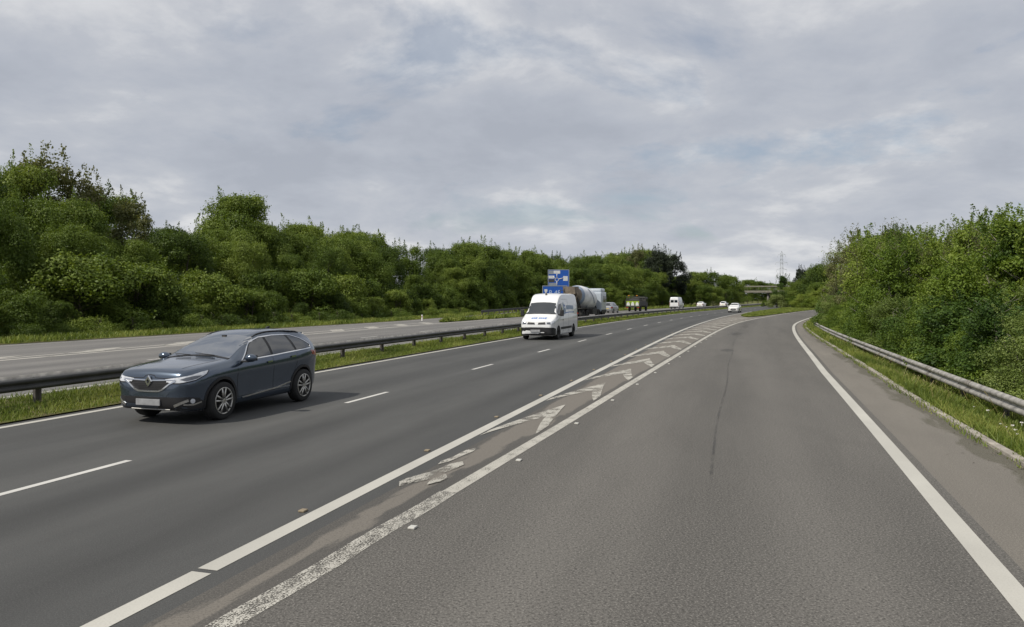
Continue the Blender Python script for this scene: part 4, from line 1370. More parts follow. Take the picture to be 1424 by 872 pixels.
class Skin:
    """projects outlines onto a hull so that lamps, panes and trim follow its curves"""
    def __init__(self, me):
        bm = bmesh.new(); bm.from_mesh(me)
        self.bvh = BVHTree.FromBMesh(bm); bm.free()
    def ray(self, proj, a, b):
        kind = proj[0]
        if kind == 'side': o, d = Vector((a, proj[1] * 4, b)), Vector((0, -proj[1], 0))
        elif kind == 'front': o, d = Vector((8, a, b)), Vector((-1, 0, 0))
        elif kind == 'rear': o, d = Vector((-8, a, b)), Vector((1, 0, 0))
        elif kind == 'top': o, d = Vector((a, b, 6)), Vector((0, 0, -1))
        elif kind == 'cyl':
            t = R(a); o, d = Vector((proj[1] + 6 * math.cos(t), 6 * math.sin(t), b)), Vector((-math.cos(t), -math.sin(t), 0))
        elif kind == 'rcyl':
            t = R(a); o, d = Vector((proj[1] - 6 * math.cos(t), 6 * math.sin(t), b)), Vector((math.cos(t), -math.sin(t), 0))
        h = self.bvh.ray_cast(o, d)
        if h[0] is None:
            h = self.bvh.find_nearest(o + d * (5.0 if kind in ('cyl', 'rcyl') else 3.2))
        n = h[1]
        if n.dot(d) > 0: n = -n
        return h[0], n
    def patch(self, poly, proj, off, mat, name, parent, res=0.05, sx=1.0, label=None):
        """sx: size of one unit of the first coordinate in metres (degrees for cyl)"""
        P2 = []
        for (a, b), (c, d) in zip(poly, poly[1:] + poly[:1]):
            L_ = math.hypot((c - a) * sx, d - b); k = max(1, int(L_ / res))
            P2 += [Vector(((a + (c - a) * t / k) * sx, b + (d - b) * t / k)) for t in range(k)]
        nb = len(P2)
        xs, ys = [p.x for p in P2], [p.y for p in P2]
        def inside(x, y):
            r = False
            for i in range(nb):
                p, q = P2[i], P2[i - 1]
                if (p.y > y) != (q.y > y) and x < (q.x - p.x) * (y - p.y) / (q.y - p.y) + p.x: r = not r
            return r
        g = res * 0.9
        yy = min(ys) + g / 2
        while yy < max(ys):
            xx = min(xs) + g / 2
            while xx < max(xs):
                if inside(xx, yy) and min((Vector((xx, yy)) - p).length for p in P2) > g * 0.45:
                    P2.append(Vector((xx, yy)))
                xx += g
            yy += g
        r = delaunay_2d_cdt(P2, [(i, (i + 1) % nb) for i in range(nb)], [], 1, 1e-6)
        pts, faces = r[0], r[2]
        bm = bmesh.new()
        vs, nn = [], []
        for p in pts:
            h, n = self.ray(proj, p.x / sx, p.y)
            vs.append(bm.verts.new(h + n * off)); nn.append(n)
        for f in faces:
            try: bm.faces.new([vs[i] for i in f]).smooth = True
            except ValueError: pass
        bm.verts.index_update()
        be = [e for e in bm.edges if len(e.link_faces) == 1]
        low = {}
        for e in be:
            for v in e.verts:
                if v not in low: low[v] = bm.verts.new(v.co - nn[v.index] * (off + 0.012))
        for e in be:
            a, b = e.verts
            try: bm.faces.new((a, b, low[b], low[a]))
            except ValueError: pass
        bmesh.ops.recalc_face_normals(bm, faces=bm.faces)
        # outward check
        bm.faces.ensure_lookup_table()
        if bm.faces and bm.faces[0].normal.dot(nn[bm.faces[0].verts[0].index] if bm.faces[0].verts[0].index < len(nn) else Vector((0, 0, 1))) < 0:
            bmesh.ops.reverse_faces(bm, faces=bm.faces)
        me = bpy.data.meshes.new(name); bm.to_mesh(me); bm.free()
        me.materials.append(mat)
        me.set_sharp_from_angle(angle=R(50))
        o = put(name, me, parent)
        if label: o['label'] = label
        return o
    def strip(self, path, proj, width, off, mat, name, parent, res=0.05, sx=1.0, closed=False, th=0.010, extra=None):
        """a thin raised strip along a path; several paths may go into one mesh"""
        bm = bmesh.new()
        for path_, proj_ in [(path, proj)] + (extra or []):
            pts = []
            pl = path_ + path_[:1] if closed else path_
            for (a, b), (c, d) in zip(pl, pl[1:]):
                L_ = math.hypot((c - a) * sx, d - b); k = max(1, int(L_ / res))
                pts += [Vector((a + (c - a) * t / k, b + (d - b) * t / k)) for t in range(k)]
            if not closed: pts.append(Vector(path_[-1]))
            H = [self.ray(proj_, p.x, p.y) for p in pts]
            N = len(H); L4 = []
            for i in range(N):
                a = H[(i - 1) % N if closed else max(0, i - 1)][0]; b = H[(i + 1) % N if closed else min(N - 1, i + 1)][0]
                n = H[i][1]
                t = (b - a); sd = n.cross(t)
                sd = sd.normalized() * width / 2 if sd.length > 1e-9 else Vector((0, 0, width / 2))
                q = H[i][0]
                L4.append([bm.verts.new(q + sd + n * off), bm.verts.new(q - sd + n * off), bm.verts.new(q - sd - n * th), bm.verts.new(q + sd - n * th)])
            for i in range(N if closed else N - 1):
                a, b = L4[i], L4[(i + 1) % N]
                for j in range(4):
                    bm.faces.new((a[j], a[(j + 1) % 4], b[(j + 1) % 4], b[j]))
        bmesh.ops.recalc_face_normals(bm, faces=bm.faces)
        me = bpy.data.meshes.new(name); bm.to_mesh(me); bm.free()
        me.materials.append(mat)
        return put(name, me, parent)

def mirror_poly(p): return [(-a, b) for a, b in p[::-1]]

def wheel(parent, x, y, r, width, rim_r, style='alloy', steer=0.0):
    s = 1 if y > 0 else -1
    root = put('wheel', None, parent)
    root.location = (x, y, r)
    root.rotation_euler = (0, 0, steer)
    w = width / 2
    MB().lathe([(-w, rim_r * .92), (-w * 1.0, rim_r * 1.03), (-w * 1.02, r * .90), (-w * .86, r * .985), (-w * .5, r), (w * .5, r), (w * .86, r * .985), (w * 1.02, r * .90), (w, rim_r * 1.03), (w, rim_r * .92)],
               (0, 0, 0), (0, s, 0), 40).build('tyre', M['tyre'], root)
    rb = MB()
    if style == 'alloy':
        rb.lathe([(-w, rim_r * .94), (w * .96, rim_r * .97), (w * 1.0, rim_r * 1.035), (w * .90, rim_r * .90), (w * .2, rim_r * .84), (w * .1, 0)], (0, 0, 0), (0, s, 0), 40, mi=1)
        rb.lathe([(w * .93, rim_r * 1.03), (w * 1.03, rim_r * 1.02), (w * 1.03, rim_r * .93), (w * .8, rim_r * .92)], (0, 0, 0), (0, s, 0), 40, mi=0)
        for k in range(5):
            a0 = 2 * math.pi * k / 5 + .3
            for da in (-.16, .16):
                a = a0 + da
                p = Vector((math.cos(a0 + da * 2.2) * rim_r * .17, s * w * .92, math.sin(a0 + da * 2.2) * rim_r * .17))
                q = Vector((math.cos(a0 + da * 1.35) * rim_r * .96, s * w * .96, math.sin(a0 + da * 1.35) * rim_r * .96))
                rb.tube(p, q, .020, .017, 8)
        rb.lathe([(w * .7, rim_r * .24), (w * 1.0, rim_r * .22), (w * 1.06, rim_r * .12), (w * 1.06, 0)], (0, 0, 0), (0, s, 0), 24, mi=0)
        rb.build('rim', [M['alloy'], M['dark_rim']], root)
    else:
        rb.lathe([(-w, rim_r * .94), (w * .96, rim_r * .97), (w * 1.0, rim_r * 1.02), (w * .8, rim_r * .86), (w * .35, rim_r * .7), (w * .55, rim_r * .35), (w * .6, 0)], (0, 0, 0), (0, s, 0), 32)
        rb.build('rim', M['dark_rim'] if style == 'steel' else M['alloy'], root)
    return root

def veh_rz(s, toward):
    h = heading(s)
    f = (-math.sin(h), -math.cos(h)) if toward else (math.sin(h), math.cos(h))
    return math.atan2(f[1], f[0])

def make_suv():
    s_, off = 8.2, -5.83
    root = thing('parked_suv', 'dark blue-grey family SUV driving towards the camera in the outer lane', 'car', P3(s_, off, 0.004), veh_rz(s_, True) + R(-0.3))
    root.name = 'sport_utility_car'
    S = dict(
        top=[(2.22, .56), (2.215, .66), (2.20, .76), (2.17, .86), (2.11, .935), (1.98, .975), (1.75, 1.010), (1.4, 1.045), (1.1, 1.072), (.94, 1.095), (.85, 1.13), (.45, 1.34), (.10, 1.48), (-.15, 1.54), (-.5, 1.572), (-.95, 1.572),
             (-1.4, 1.545), (-1.70, 1.50), (-1.84, 1.44), (-1.98, 1.27), (-2.09, 1.06), (-2.15, .95), (-2.20, .80), (-2.225, .66)],
        bot=[(2.22, .46), (2.2, .34), (2.14, .27), (2.0, .235), (1.6, .22), (0, .215), (-1.6, .24), (-2.0, .28), (-2.15, .34), (-2.21, .45), (-2.225, .55)],
        wid=[(2.22, .40), (2.205, .57), (2.16, .71), (2.08, .80), (1.95, .85), (1.75, .885), (1.4, .905), (1.0, .905), (.5, .898), (0, .9), (-.7, .905), (-1.2, .918), (-1.5, .91), (-1.8, .865), (-2.0, .80), (-2.12, .72), (-2.2, .58), (-2.225, .48)],
        belt=[(2.22, .80), (1.6, .94), (.9, 1.0), (0, 1.045), (-1, 1.10), (-1.7, 1.165), (-2.22, 1.10)],
        roofw=[(2.22, .5), (.9, .66), (.1, .60), (-.6, .60), (-1.4, .57), (-1.85, .52), (-2.22, .5)], sill=6, tumble=.06, waist=.026, lower=.075, cant=.075, bow=.03, crown=.025)
    mats = [M['car_grey'], M['black_trim'], M['under_black']]
    axles = ((1.33, .35), (-1.325, .35))
    me = cut_arches(hull_mesh('body', S, mats, 130), axles, .405, .56, mats)
    put('body', me, root)
    sk = Skin(me)
    # arches and sill cladding
    for ax in axles:
        for s in (-1, 1):
            mb = MB()
            N = 26
            prev = None
            for i in range(N + 1):
                t = R(-22 + 224 * i / N)
                ring = []
                for rr_ in (.402, .452):
                    x_, z_ = ax[0] + rr_ * math.cos(t), ax[1] + rr_ * math.sin(t)
                    if z_ < .225: z_ = .225
                    h, n = sk.ray(('side', s), ax[0] + .46 * math.cos(t), max(.24, ax[1] + .46 * math.sin(t)))
                    ring.append((x_, h.y + s * .012, z_)); ring.append((x_, h.y - s * .05, z_))
                vs = [mb.bm.verts.new(c) for c in ring]
                if prev:
                    for a, b in ((0, 2), (2, 3), (3, 1), (1, 0)):
                        mb.bm.faces.new((prev[a], prev[b], vs[b], vs[a]))
                prev = vs
            mb.build('arch_trim', M['black_trim'], root)
    for s in (-1, 1):
        P_ = ('side', s)
        outline = [(.74, 1.035), (.22, 1.365), (-.10, 1.452), (-.55, 1.474), (-.95, 1.468), (-1.22, 1.442), (-1.46, 1.37), (-1.70, 1.225), (-1.66, 1.15), (-1.1, 1.118), (-.3, 1.075)]
        sk.patch(outline, P_, .003, M['black_trim'], 'window_surround', root)
        sk.patch([(.62, 1.07), (.20, 1.345), (-.10, 1.432), (-.215, 1.442), (-.215, 1.092)], P_, .007, M['glass'], 'side_window', root)
        sk.patch([(-.29, 1.095), (-.29, 1.447), (-.60, 1.455), (-.98, 1.446), (-1.06, 1.135)], P_, .007, M['glass'], 'side_window', root)
        sk.patch([(-1.13, 1.14), (-1.07, 1.438), (-1.22, 1.420), (-1.44, 1.35), (-1.64, 1.23), (-1.62, 1.17)], P_, .007, M['glass'], 'quarter_window', root)
        sk.strip(outline, P_, .022, .009, M['chrome'], 'window_trim', root, closed=True)
        sk.strip([(.88, 1.02), (.90, .70), (.84, .36)], P_, .008, .0015, M['under_black'], 'door_seam', root,
                 extra=[([(-.25, 1.08), (-.27, .75), (-.27, .36)], P_), ([(-1.08, 1.12), (-1.12, .95), (-.98, .62), (-.90, .36)], P_), ([(.84, .365), (-.90, .365)], P_)])
        sk.strip([(-.04, .955), (-.20, .965)], P_, .030, .022, M['chrome'], 'door_handle', root)
        sk.strip([(-.86, 1.005), (-1.02, 1.015)], P_, .030, .022, M['chrome'], 'door_handle', root)
        sk.strip([(.72, .335), (-.40, .405), (-.88, .475)], P_, .022, .012, M['alloy'], 'sill_trim', root)
        # body crease catching light
        # mirror
        mr = put('door_mirror', None, root); mr.location = (.70, s * .955, 1.085)
        mb = MB(); bmesh.ops.create_uvsphere(mb.bm, u_segments=20, v_segments=12, radius=1, matrix=Matrix.Diagonal((.085, .125, .078, 1)))
        for f in mb.bm.faces: f.smooth = True
        mb.build('mirror_shell', M['car_grey'], mr).location = (0, s * .06, .01)
        MB().box((0, 0, 0), (.07, .17, .035), 0, .012).build('mirror_arm', M['black_trim'], mr).location = (.01, -s * .05, -.055)
        MB().box((0, 0, 0), (.012, .19, .11), 0, .004).build('mirror_glass', M['glass'], mr).location = (-.078, s * .06, .01)
        rl = MB()
        pr = None
        for i in range(13):
            x_ = .05 - 1.65 * i / 12
            h, n = sk.ray(('top', 1), x_, s * .555)
            q = h + Vector((0, 0, .016 if 0 < i < 12 else .0))
            if pr is not None: rl.tube(pr, q, .014, n=8)
            pr = q
        rl.build('roof_rail', M['black_trim'], root)
        # lamps
        sg = s
        hp = [(19, .815), (21, .755), (33, .755), (46, .80), (57, .885), (61, .945), (52, .925), (40, .875), (28, .838)]
        hp = [(sg * a, b) for a, b in hp]
        hl = sk.patch(hp, ('cyl', 1.2), .006, M['lamp'], 'headlight', root, .035, .018)
        ip = [(sg * a, b) for a, b in [(38, .785), (47, .815), (52, .865), (46, .865), (38, .845), (33, .81)]]
        sk.patch(ip, ('cyl', 1.2), .010, M['lamp_dark'], 'lamp_insert', hl, .03, .018)
        sk.strip([(sg * a, b) for a, b in [(19, .80), (21, .745), (33, .745), (46, .79), (57, .875), (61, .945)]], ('cyl', 1.2), .014, .010, M['under_black'], 'lamp_edge', hl, .04, .018)
        fp = [(sg * a, b) for a, b in [(26, .50), (29, .40), (45, .375), (52, .40), (50, .47), (40, .50)]]
        fog = sk.patch(fp, ('cyl', 1.2), .004, M['black_trim'], 'fog_light_recess', root, .04, .018)
        sk.strip([(sg * a, b) for a, b in [(28, .345), (34, .40), (40, .445)]], ('cyl', 1.2), .045, .010, M['alloy'], 'fog_trim', fog, .04, .018)
        h, n = sk.ray(('cyl', 1.2), sg * 43.5, .425)
        MB().tube(h - n * .02, h + n * .015, .045, .042, 18).build('fog_light', M['lamp'], fog)
        sk.strip([(sg * a, b) for a, b in [(36, .37), (44, .36), (52, .395)]], ('cyl', 1.2), .022, .010, M['alloy'], 'fog_trim', fog, .04, .018)
        # rear
        sk.patch([(sg * a, b) for a, b in [(20, .93), (22, 1.03), (44, 1.07), (62, 1.10), (58, 1.0), (42, .94)]], ('rcyl', -1.2), .006, M['red_lamp'], 'tail_light', root, .04, .018)
    # glass front and back
    ws = [(-.70, 1.10), (-.36, 1.14), (0, 1.152), (.36, 1.14), (.70, 1.10), (.63, 1.33), (.56, 1.465), (.3, 1.50), (0, 1.51), (-.3, 1.50), (-.56, 1.465), (-.63, 1.33)]
    sk.patch(ws, ('front',), .005, M['glass_screen'], 'windscreen', root, .05)
    sk.strip([(-.71, 1.09), (-.36, 1.13), (0, 1.14), (.36, 1.13), (.71, 1.09)], ('front',), .05, .008, M['black_trim'], 'wiper_cowl', root, .05)
    wp = MB()
    for a, b in (((.35, 1.13), (-.15, 1.165)), ((-.2, 1.13), (-.62, 1.145))):
        p, _ = sk.ray(('front',), *a); q, _ = sk.ray(('front',), *b)
        wp.tube(p + Vector((.025, 0, .02)), q + Vector((.02, 0, .018)), .009, .006, 6)
    wp.build('wiper', M['black_trim'], root)
    sk.patch([(-.62, 1.15), (0, 1.13), (.62, 1.15), (.55, 1.42), (0, 1.46), (-.55, 1.42)], ('rear',), .005, M['glass'], 'rear_window', root, .06)
    # nose
    gp = [(-.53, .80), (-.30, .785), (0, .775), (.30, .785), (.53, .80), (.44, .745), (.30, .645), (.22, .615), (-.22, .615), (-.30, .645), (-.44, .745)]
    gr = sk.patch(gp, ('front',), .004, M['black_trim'], 'grille', root, .045)
    lat = MB()
    for i in range(5):
        z_ = .64 + .03 * i
        wd = .22 + .05 * i
        for j in range(int(wd / .035)):
            for sg in (-1, 1):
                p, n = sk.ray(('front',), sg * (.02 + j * .035 * 1.0) + (.017 if i % 2 else 0), z_)
                lat.box(p + n * .006, (.008, .018, .010))
    lat.build('grille_mesh', M['dark_rim'], gr)
    sk.strip([(-.56, .79), (-.44, .735), (-.30, .632), (-.22, .602), (0, .598), (.22, .602), (.30, .632), (.44, .735), (.56, .79)], ('front',), .026, .014, M['chrome'], 'grille_trim', gr, .04)
    sk.strip([(-.54, .806), (-.3, .797), (-.07, .79)], ('front',), .018, .014, M['chrome'], 'grille_bar', gr, .04, extra=[([(.07, .79), (.3, .797), (.54, .806)], ('front',))])
    p, n = sk.ray(('front',), 0, .77)
    em = MB()
    x_ = p.x
    def diamond(hw, hh, x, z=.775): return [Vector((x, -hw, z)), Vector((x, 0, z + hh)), Vector((x, hw, z)), Vector((x, 0, z - hh))]
    A_, B_, C_ = diamond(.078, .108, x_ + .012), diamond(.066, .094, x_ + .034), diamond(.026, .050, x_ + .034)
    D_ = diamond(.024, .046, x_ + .014)
    va, vb, vc, vd = ([em.bm.verts.new(v) for v in q] for q in (A_, B_, C_, D_))
    for i in range(4):
        j = (i + 1) % 4
        em.bm.faces.new((va[i], va[j], vb[j], vb[i])); em.bm.faces.new((vb[i], vb[j], vc[j], vc[i])); em.bm.faces.new((vc[i], vc[j], vd[j], vd[i]))
    em.build('emblem', M['chrome'], gr)
    hb = [(-.16, .865), (-.11, .905), (0, .918), (.11, .905), (.16, .865)]
    sk.strip([(-.60, .835), (-.3, .828), (-.13, .835), (-.09, .875), (0, .888), (.09, .875), (.13, .835), (.3, .828), (.60, .835)], ('front',), .012, .002, M['under_black'], 'bonnet_seam', root, .04)
    sk.patch([(-60, .40), (-40, .47), (-24, .50), (24, .50), (40, .47), (60, .40), (62, .27), (30, .27), (-30, .27), (-62, .27)], ('cyl', 1.2), .003, M['black_trim'], 'lower_grille', root, .05, .018)
    sk.strip([(-.42, .275), (0, .27), (.42, .275)], ('front',), .04, .012, M['alloy'], 'skid_plate', root, .06)
    p, n = sk.ray(('front',), 0, .42)
    MB().box((p.x + .018, 0, .405), (.02, .52, .112), 0, .006).build('number_plate', M['plate'], root)
    MB().box((-2.235, 0, .86), (.02, .52, .112), 0, .006).build('number_plate', M['plate_yellow'], root)
    for sg in (-1, 1):
        sk.strip([(1.95, sg * .50), (1.5, sg * .56), (1.05, sg * .60)], ('top',), .012, .0015, M['under_black'], 'bonnet_seam', root, .06)
    h, n = sk.ray(('top',), -1.25, 0)
    MB().prism([(-1.33, h.z), (-1.18, h.z), (-1.30, h.z + .045), (-1.34, h.z + .045)], 'y', -.02, .02).build('aerial', M['black_trim'], root)
    MB().box((-1.80, 0, 1.472), (.16, 1.0, .028), 0, .012).build('spoiler', M['car_grey'], root)
    h, n = sk.ray(('front',), 0, 1.47)
    MB().box(h + Vector((-.03, 0, -.0)), (.05, .10, .07), 0, .01).build('rear_view_mirror', M['black_trim'], root)
    for ax in axles:
        for s in (-1, 1):
            wheel(root, ax[0], s * .79, .35, .225, .245)
    return root
suv = make_suv()

def make_van(name, label, loc, rz, high=True, group=None, signed=False, detail=True):
    root = thing(name, label, 'van', loc, rz, group)
    S = dict(
        top=[(2.98, .60), (2.975, .74), (2.95, .90), (2.90, .99), (2.78, 1.07), (2.55, 1.16), (2.30, 1.25), (2.10, 1.345), (1.98, 1.44), (1.70, 1.74), (1.45, 1.99), (1.30, 2.12), (1.12, 2.28), (.90, 2.40), (.60, 2.475), (.2, 2.505), (-1.5, 2.51), (-2.7, 2.49), (-2.88, 2.44), (-2.95, 2.30), (-2.99, 1.9), (-3.0, 1.2)],
        bot=[(2.98, .42), (2.95, .30), (2.85, .24), (2.5, .22), (-2.6, .26), (-2.9, .34), (-2.97, .42), (-3.0, .5)],
        wid=[(2.98, .58), (2.96, .74), (2.90, .84), (2.78, .915), (2.55, .965), (2.2, .995), (1.6, 1.01), (0, 1.015), (-2.6, 1.01), (-2.9, .985), (-2.97, .95), (-3.0, .90)],
        belt=[(2.98, .90), (2.4, 1.10), (1.8, 1.22), (0, 1.28), (-3.0, 1.28)],
        roofw=[(2.98, .7), (2.2, .84), (1.4, .80), (.6, .82), (-3.0, .84)], sill=5, tumble=.03, waist=.012, cant=.11, bow=.035, crown=.03)
    mats = [M['van_white'], M['black_trim'], M['under_black']]
    axles = ((1.95, .35), (-1.69, .35))
    me = cut_arches(hull_mesh('body', S, mats, 110), axles, .42, .60, mats)
    put('body', me, root)
    sk = Skin(me)
    sk.patch([(-.86, 1.40), (-.4, 1.425), (0, 1.43), (.4, 1.425), (.86, 1.40), (.78, 1.72), (.71, 1.98), (.35, 2.02), (0, 2.03), (-.35, 2.02), (-.71, 1.98), (-.78, 1.72)], ('front',), .006, M['glass'], 'windscreen', root, .09)
    sk.strip([(-.86, 1.385), (0, 1.41), (.86, 1.385)], ('front',), .05, .009, M['black_trim'], 'wiper_cowl', root, .1)
    for s in (-1, 1):
        P_ = ('side', s)
        sk.patch([(1.92, 1.36), (1.32, 1.92), (1.00, 1.96), (1.00, 1.30), (1.55, 1.27)], P_, .006, M['glass'], 'side_window', root, .08)
        sk.strip([(2.05, 1.20), (2.06, .8), (2.0, .45)], P_, .012, .002, M['under_black'], 'door_seam', root, .1,
                 extra=[([(.95, 2.0), (.93, 1.2), (.95, .32)], P_), ([(-.42, 2.2), (-.42, .33)], P_), ([(.9, 2.2), (-.42, 2.2)], P_)])
        sk.strip([(1.45, .60), (.9, .60), (-1.2, .60)], P_, .13, .012, M['black_trim'], 'side_strip', root, .12)
        sk.strip([(.95, 1.05), (1.12, 1.05)], P_, .04, .025, M['black_trim'], 'door_handle', root)
        mr = put('door_mirror', None, root); mr.location = (1.78, s * 1.13, 1.45)
        MB().box((0, 0, 0), (.13, .20, .36), 0, .04).build('mirror_shell', M['black_trim'], mr)
        MB().box((0, -s * .12, -.1), (.08, .22, .06), 0, .01).build('mirror_arm', M['black_trim'], mr)
        hp = [(s * a, b) for a, b in [(26, .86), (27, .955), (38, .99), (50, 1.06), (53, .98), (50, .87), (38, .83)]]
        hl = sk.patch(hp, ('cyl', 1.9), .008, M['lamp'], 'headlight', root, .05, .02)
        sk.patch([(s * a, b) for a, b in [(29, .865), (29, .94), (37, .965), (37, .85)]], ('cyl', 1.9), .012, M['lamp_dark'], 'lamp_insert', hl, .05, .02)
        sk.patch([(s * a, b) for a, b in [(4, .835), (6, .94), (25.5, .96), (25.5, .84)]], ('cyl', 1.9), .006, M['black_trim'], 'grille', root, .05, .02)
        sk.patch([(s * a, b) for a, b in [(52, .70), (52, 1.45), (62, 1.45), (62, .70)]], ('rcyl', -2.3), .008, M['red_lamp'], 'tail_light', root, .08, .02)
    sk.patch([(-64, .60), (-64, .27), (64, .27), (64, .60), (50, .67), (20, .69), (-20, .69), (-50, .67)], ('cyl', 2.0), .012, M['black_trim'], 'bumper', root, .06, .017)
    p, n = sk.ray(('front',), 0, .5)
    MB().box((p.x + .035, -.05, .50), (.02, .54, .125), 0, .006).build('number_plate', M['plate'], root)
    sk.strip([(-.80, .985), (-.3, .975), (0, .97), (.3, .975), (.80, .985)], ('front',), .014, .002, M['under_black'], 'bonnet_seam', root, .06)
    # rear doors
    for s in (-1, 1):
        sk.patch([(s * .08, 1.35), (s * .08, 1.90), (s * .72, 1.90), (s * .76, 1.35)], ('rear',), .006, M['glass'], 'rear_window', root, .1)
    sk.strip([(0, 2.3), (0, .55)], ('rear',), .015, .002, M['under_black'], 'door_seam', root, .1)
    MB().box((-3.02, 0, .42), (.10, 1.75, .20), 0, .03).build('bumper', M['black_trim'], root)
    h, n = sk.ray(('top',), .86, 0)
    MB().prism([(.80, h.z - .02), (.94, h.z - .06), (.86, h.z + .10)], 'y', -.05, .05).build('roof_marker', M['truck_dark'], root)
    if signed:
        # blurred blue lettering on the bonnet and pale blue graphics along the sides
        bl = MB()
        for i, (y_, hw, z0, hh) in enumerate([(-.42, .055, 1.17, .085), (-.30, .05, 1.17, .065), (-.19, .045, 1.17, .065), (-.085, .05, 1.17, .065), (.10, .055, 1.17, .085), (.215, .05, 1.17, .065), (.32, .045, 1.16, .075)]):
            p, n = sk.ray(('front',), -y_, z0)
            t = Vector((0, 1, 0)); u = n.cross(t).normalized()
            rot = Matrix((t, u, n)).transposed()
            bl.box(p + n * .004, (hw * 1.7, hh * 2.6, .006), rot=rot)
        bl.build('bonnet_lettering', M['van_blue'], root)
        for s in (-1, 1):
            P_ = ('side', s)
            sk.patch([(.70, 1.35), (.70, 2.02), (.55, 2.02), (.50, 1.72), (.18, 1.72), (.18, 1.45), (.45, 1.35)], P_, .004, M['van_slate'], 'side_lettering', root, .1)
            sk.patch([(.05, 1.62), (.05, 1.85), (-.9, 1.85), (-1.8, 1.82), (-1.8, 1.60), (-.9, 1.62)], P_, .004, M['van_slate'], 'side_lettering', root, .12)
            sk.strip([(.55, 1.42), (-.6, 1.46), (-1.9, 1.44)], P_, .05, .004, M['van_blue'], 'side_lettering', root, .12)
            sk.strip([(.35, 1.92), (.30, 1.80), (.40, 1.80), (.52, 1.90)], P_, .05, .009, M['van_blue'], 'side_lettering', root, .06)
    for ax in axles:
        for s in (-1, 1):
            wheel(root, ax[0], s * .87, .35, .225, .215, 'steel')
    return root

vx, vy = P(37.2, -6.35)
van = make_van('delivery_van', 'white high-roof delivery van with blue lettering on its bonnet driving towards the camera', (float(vx), float(vy), 0.004), veh_rz(37.2, True), signed=True)

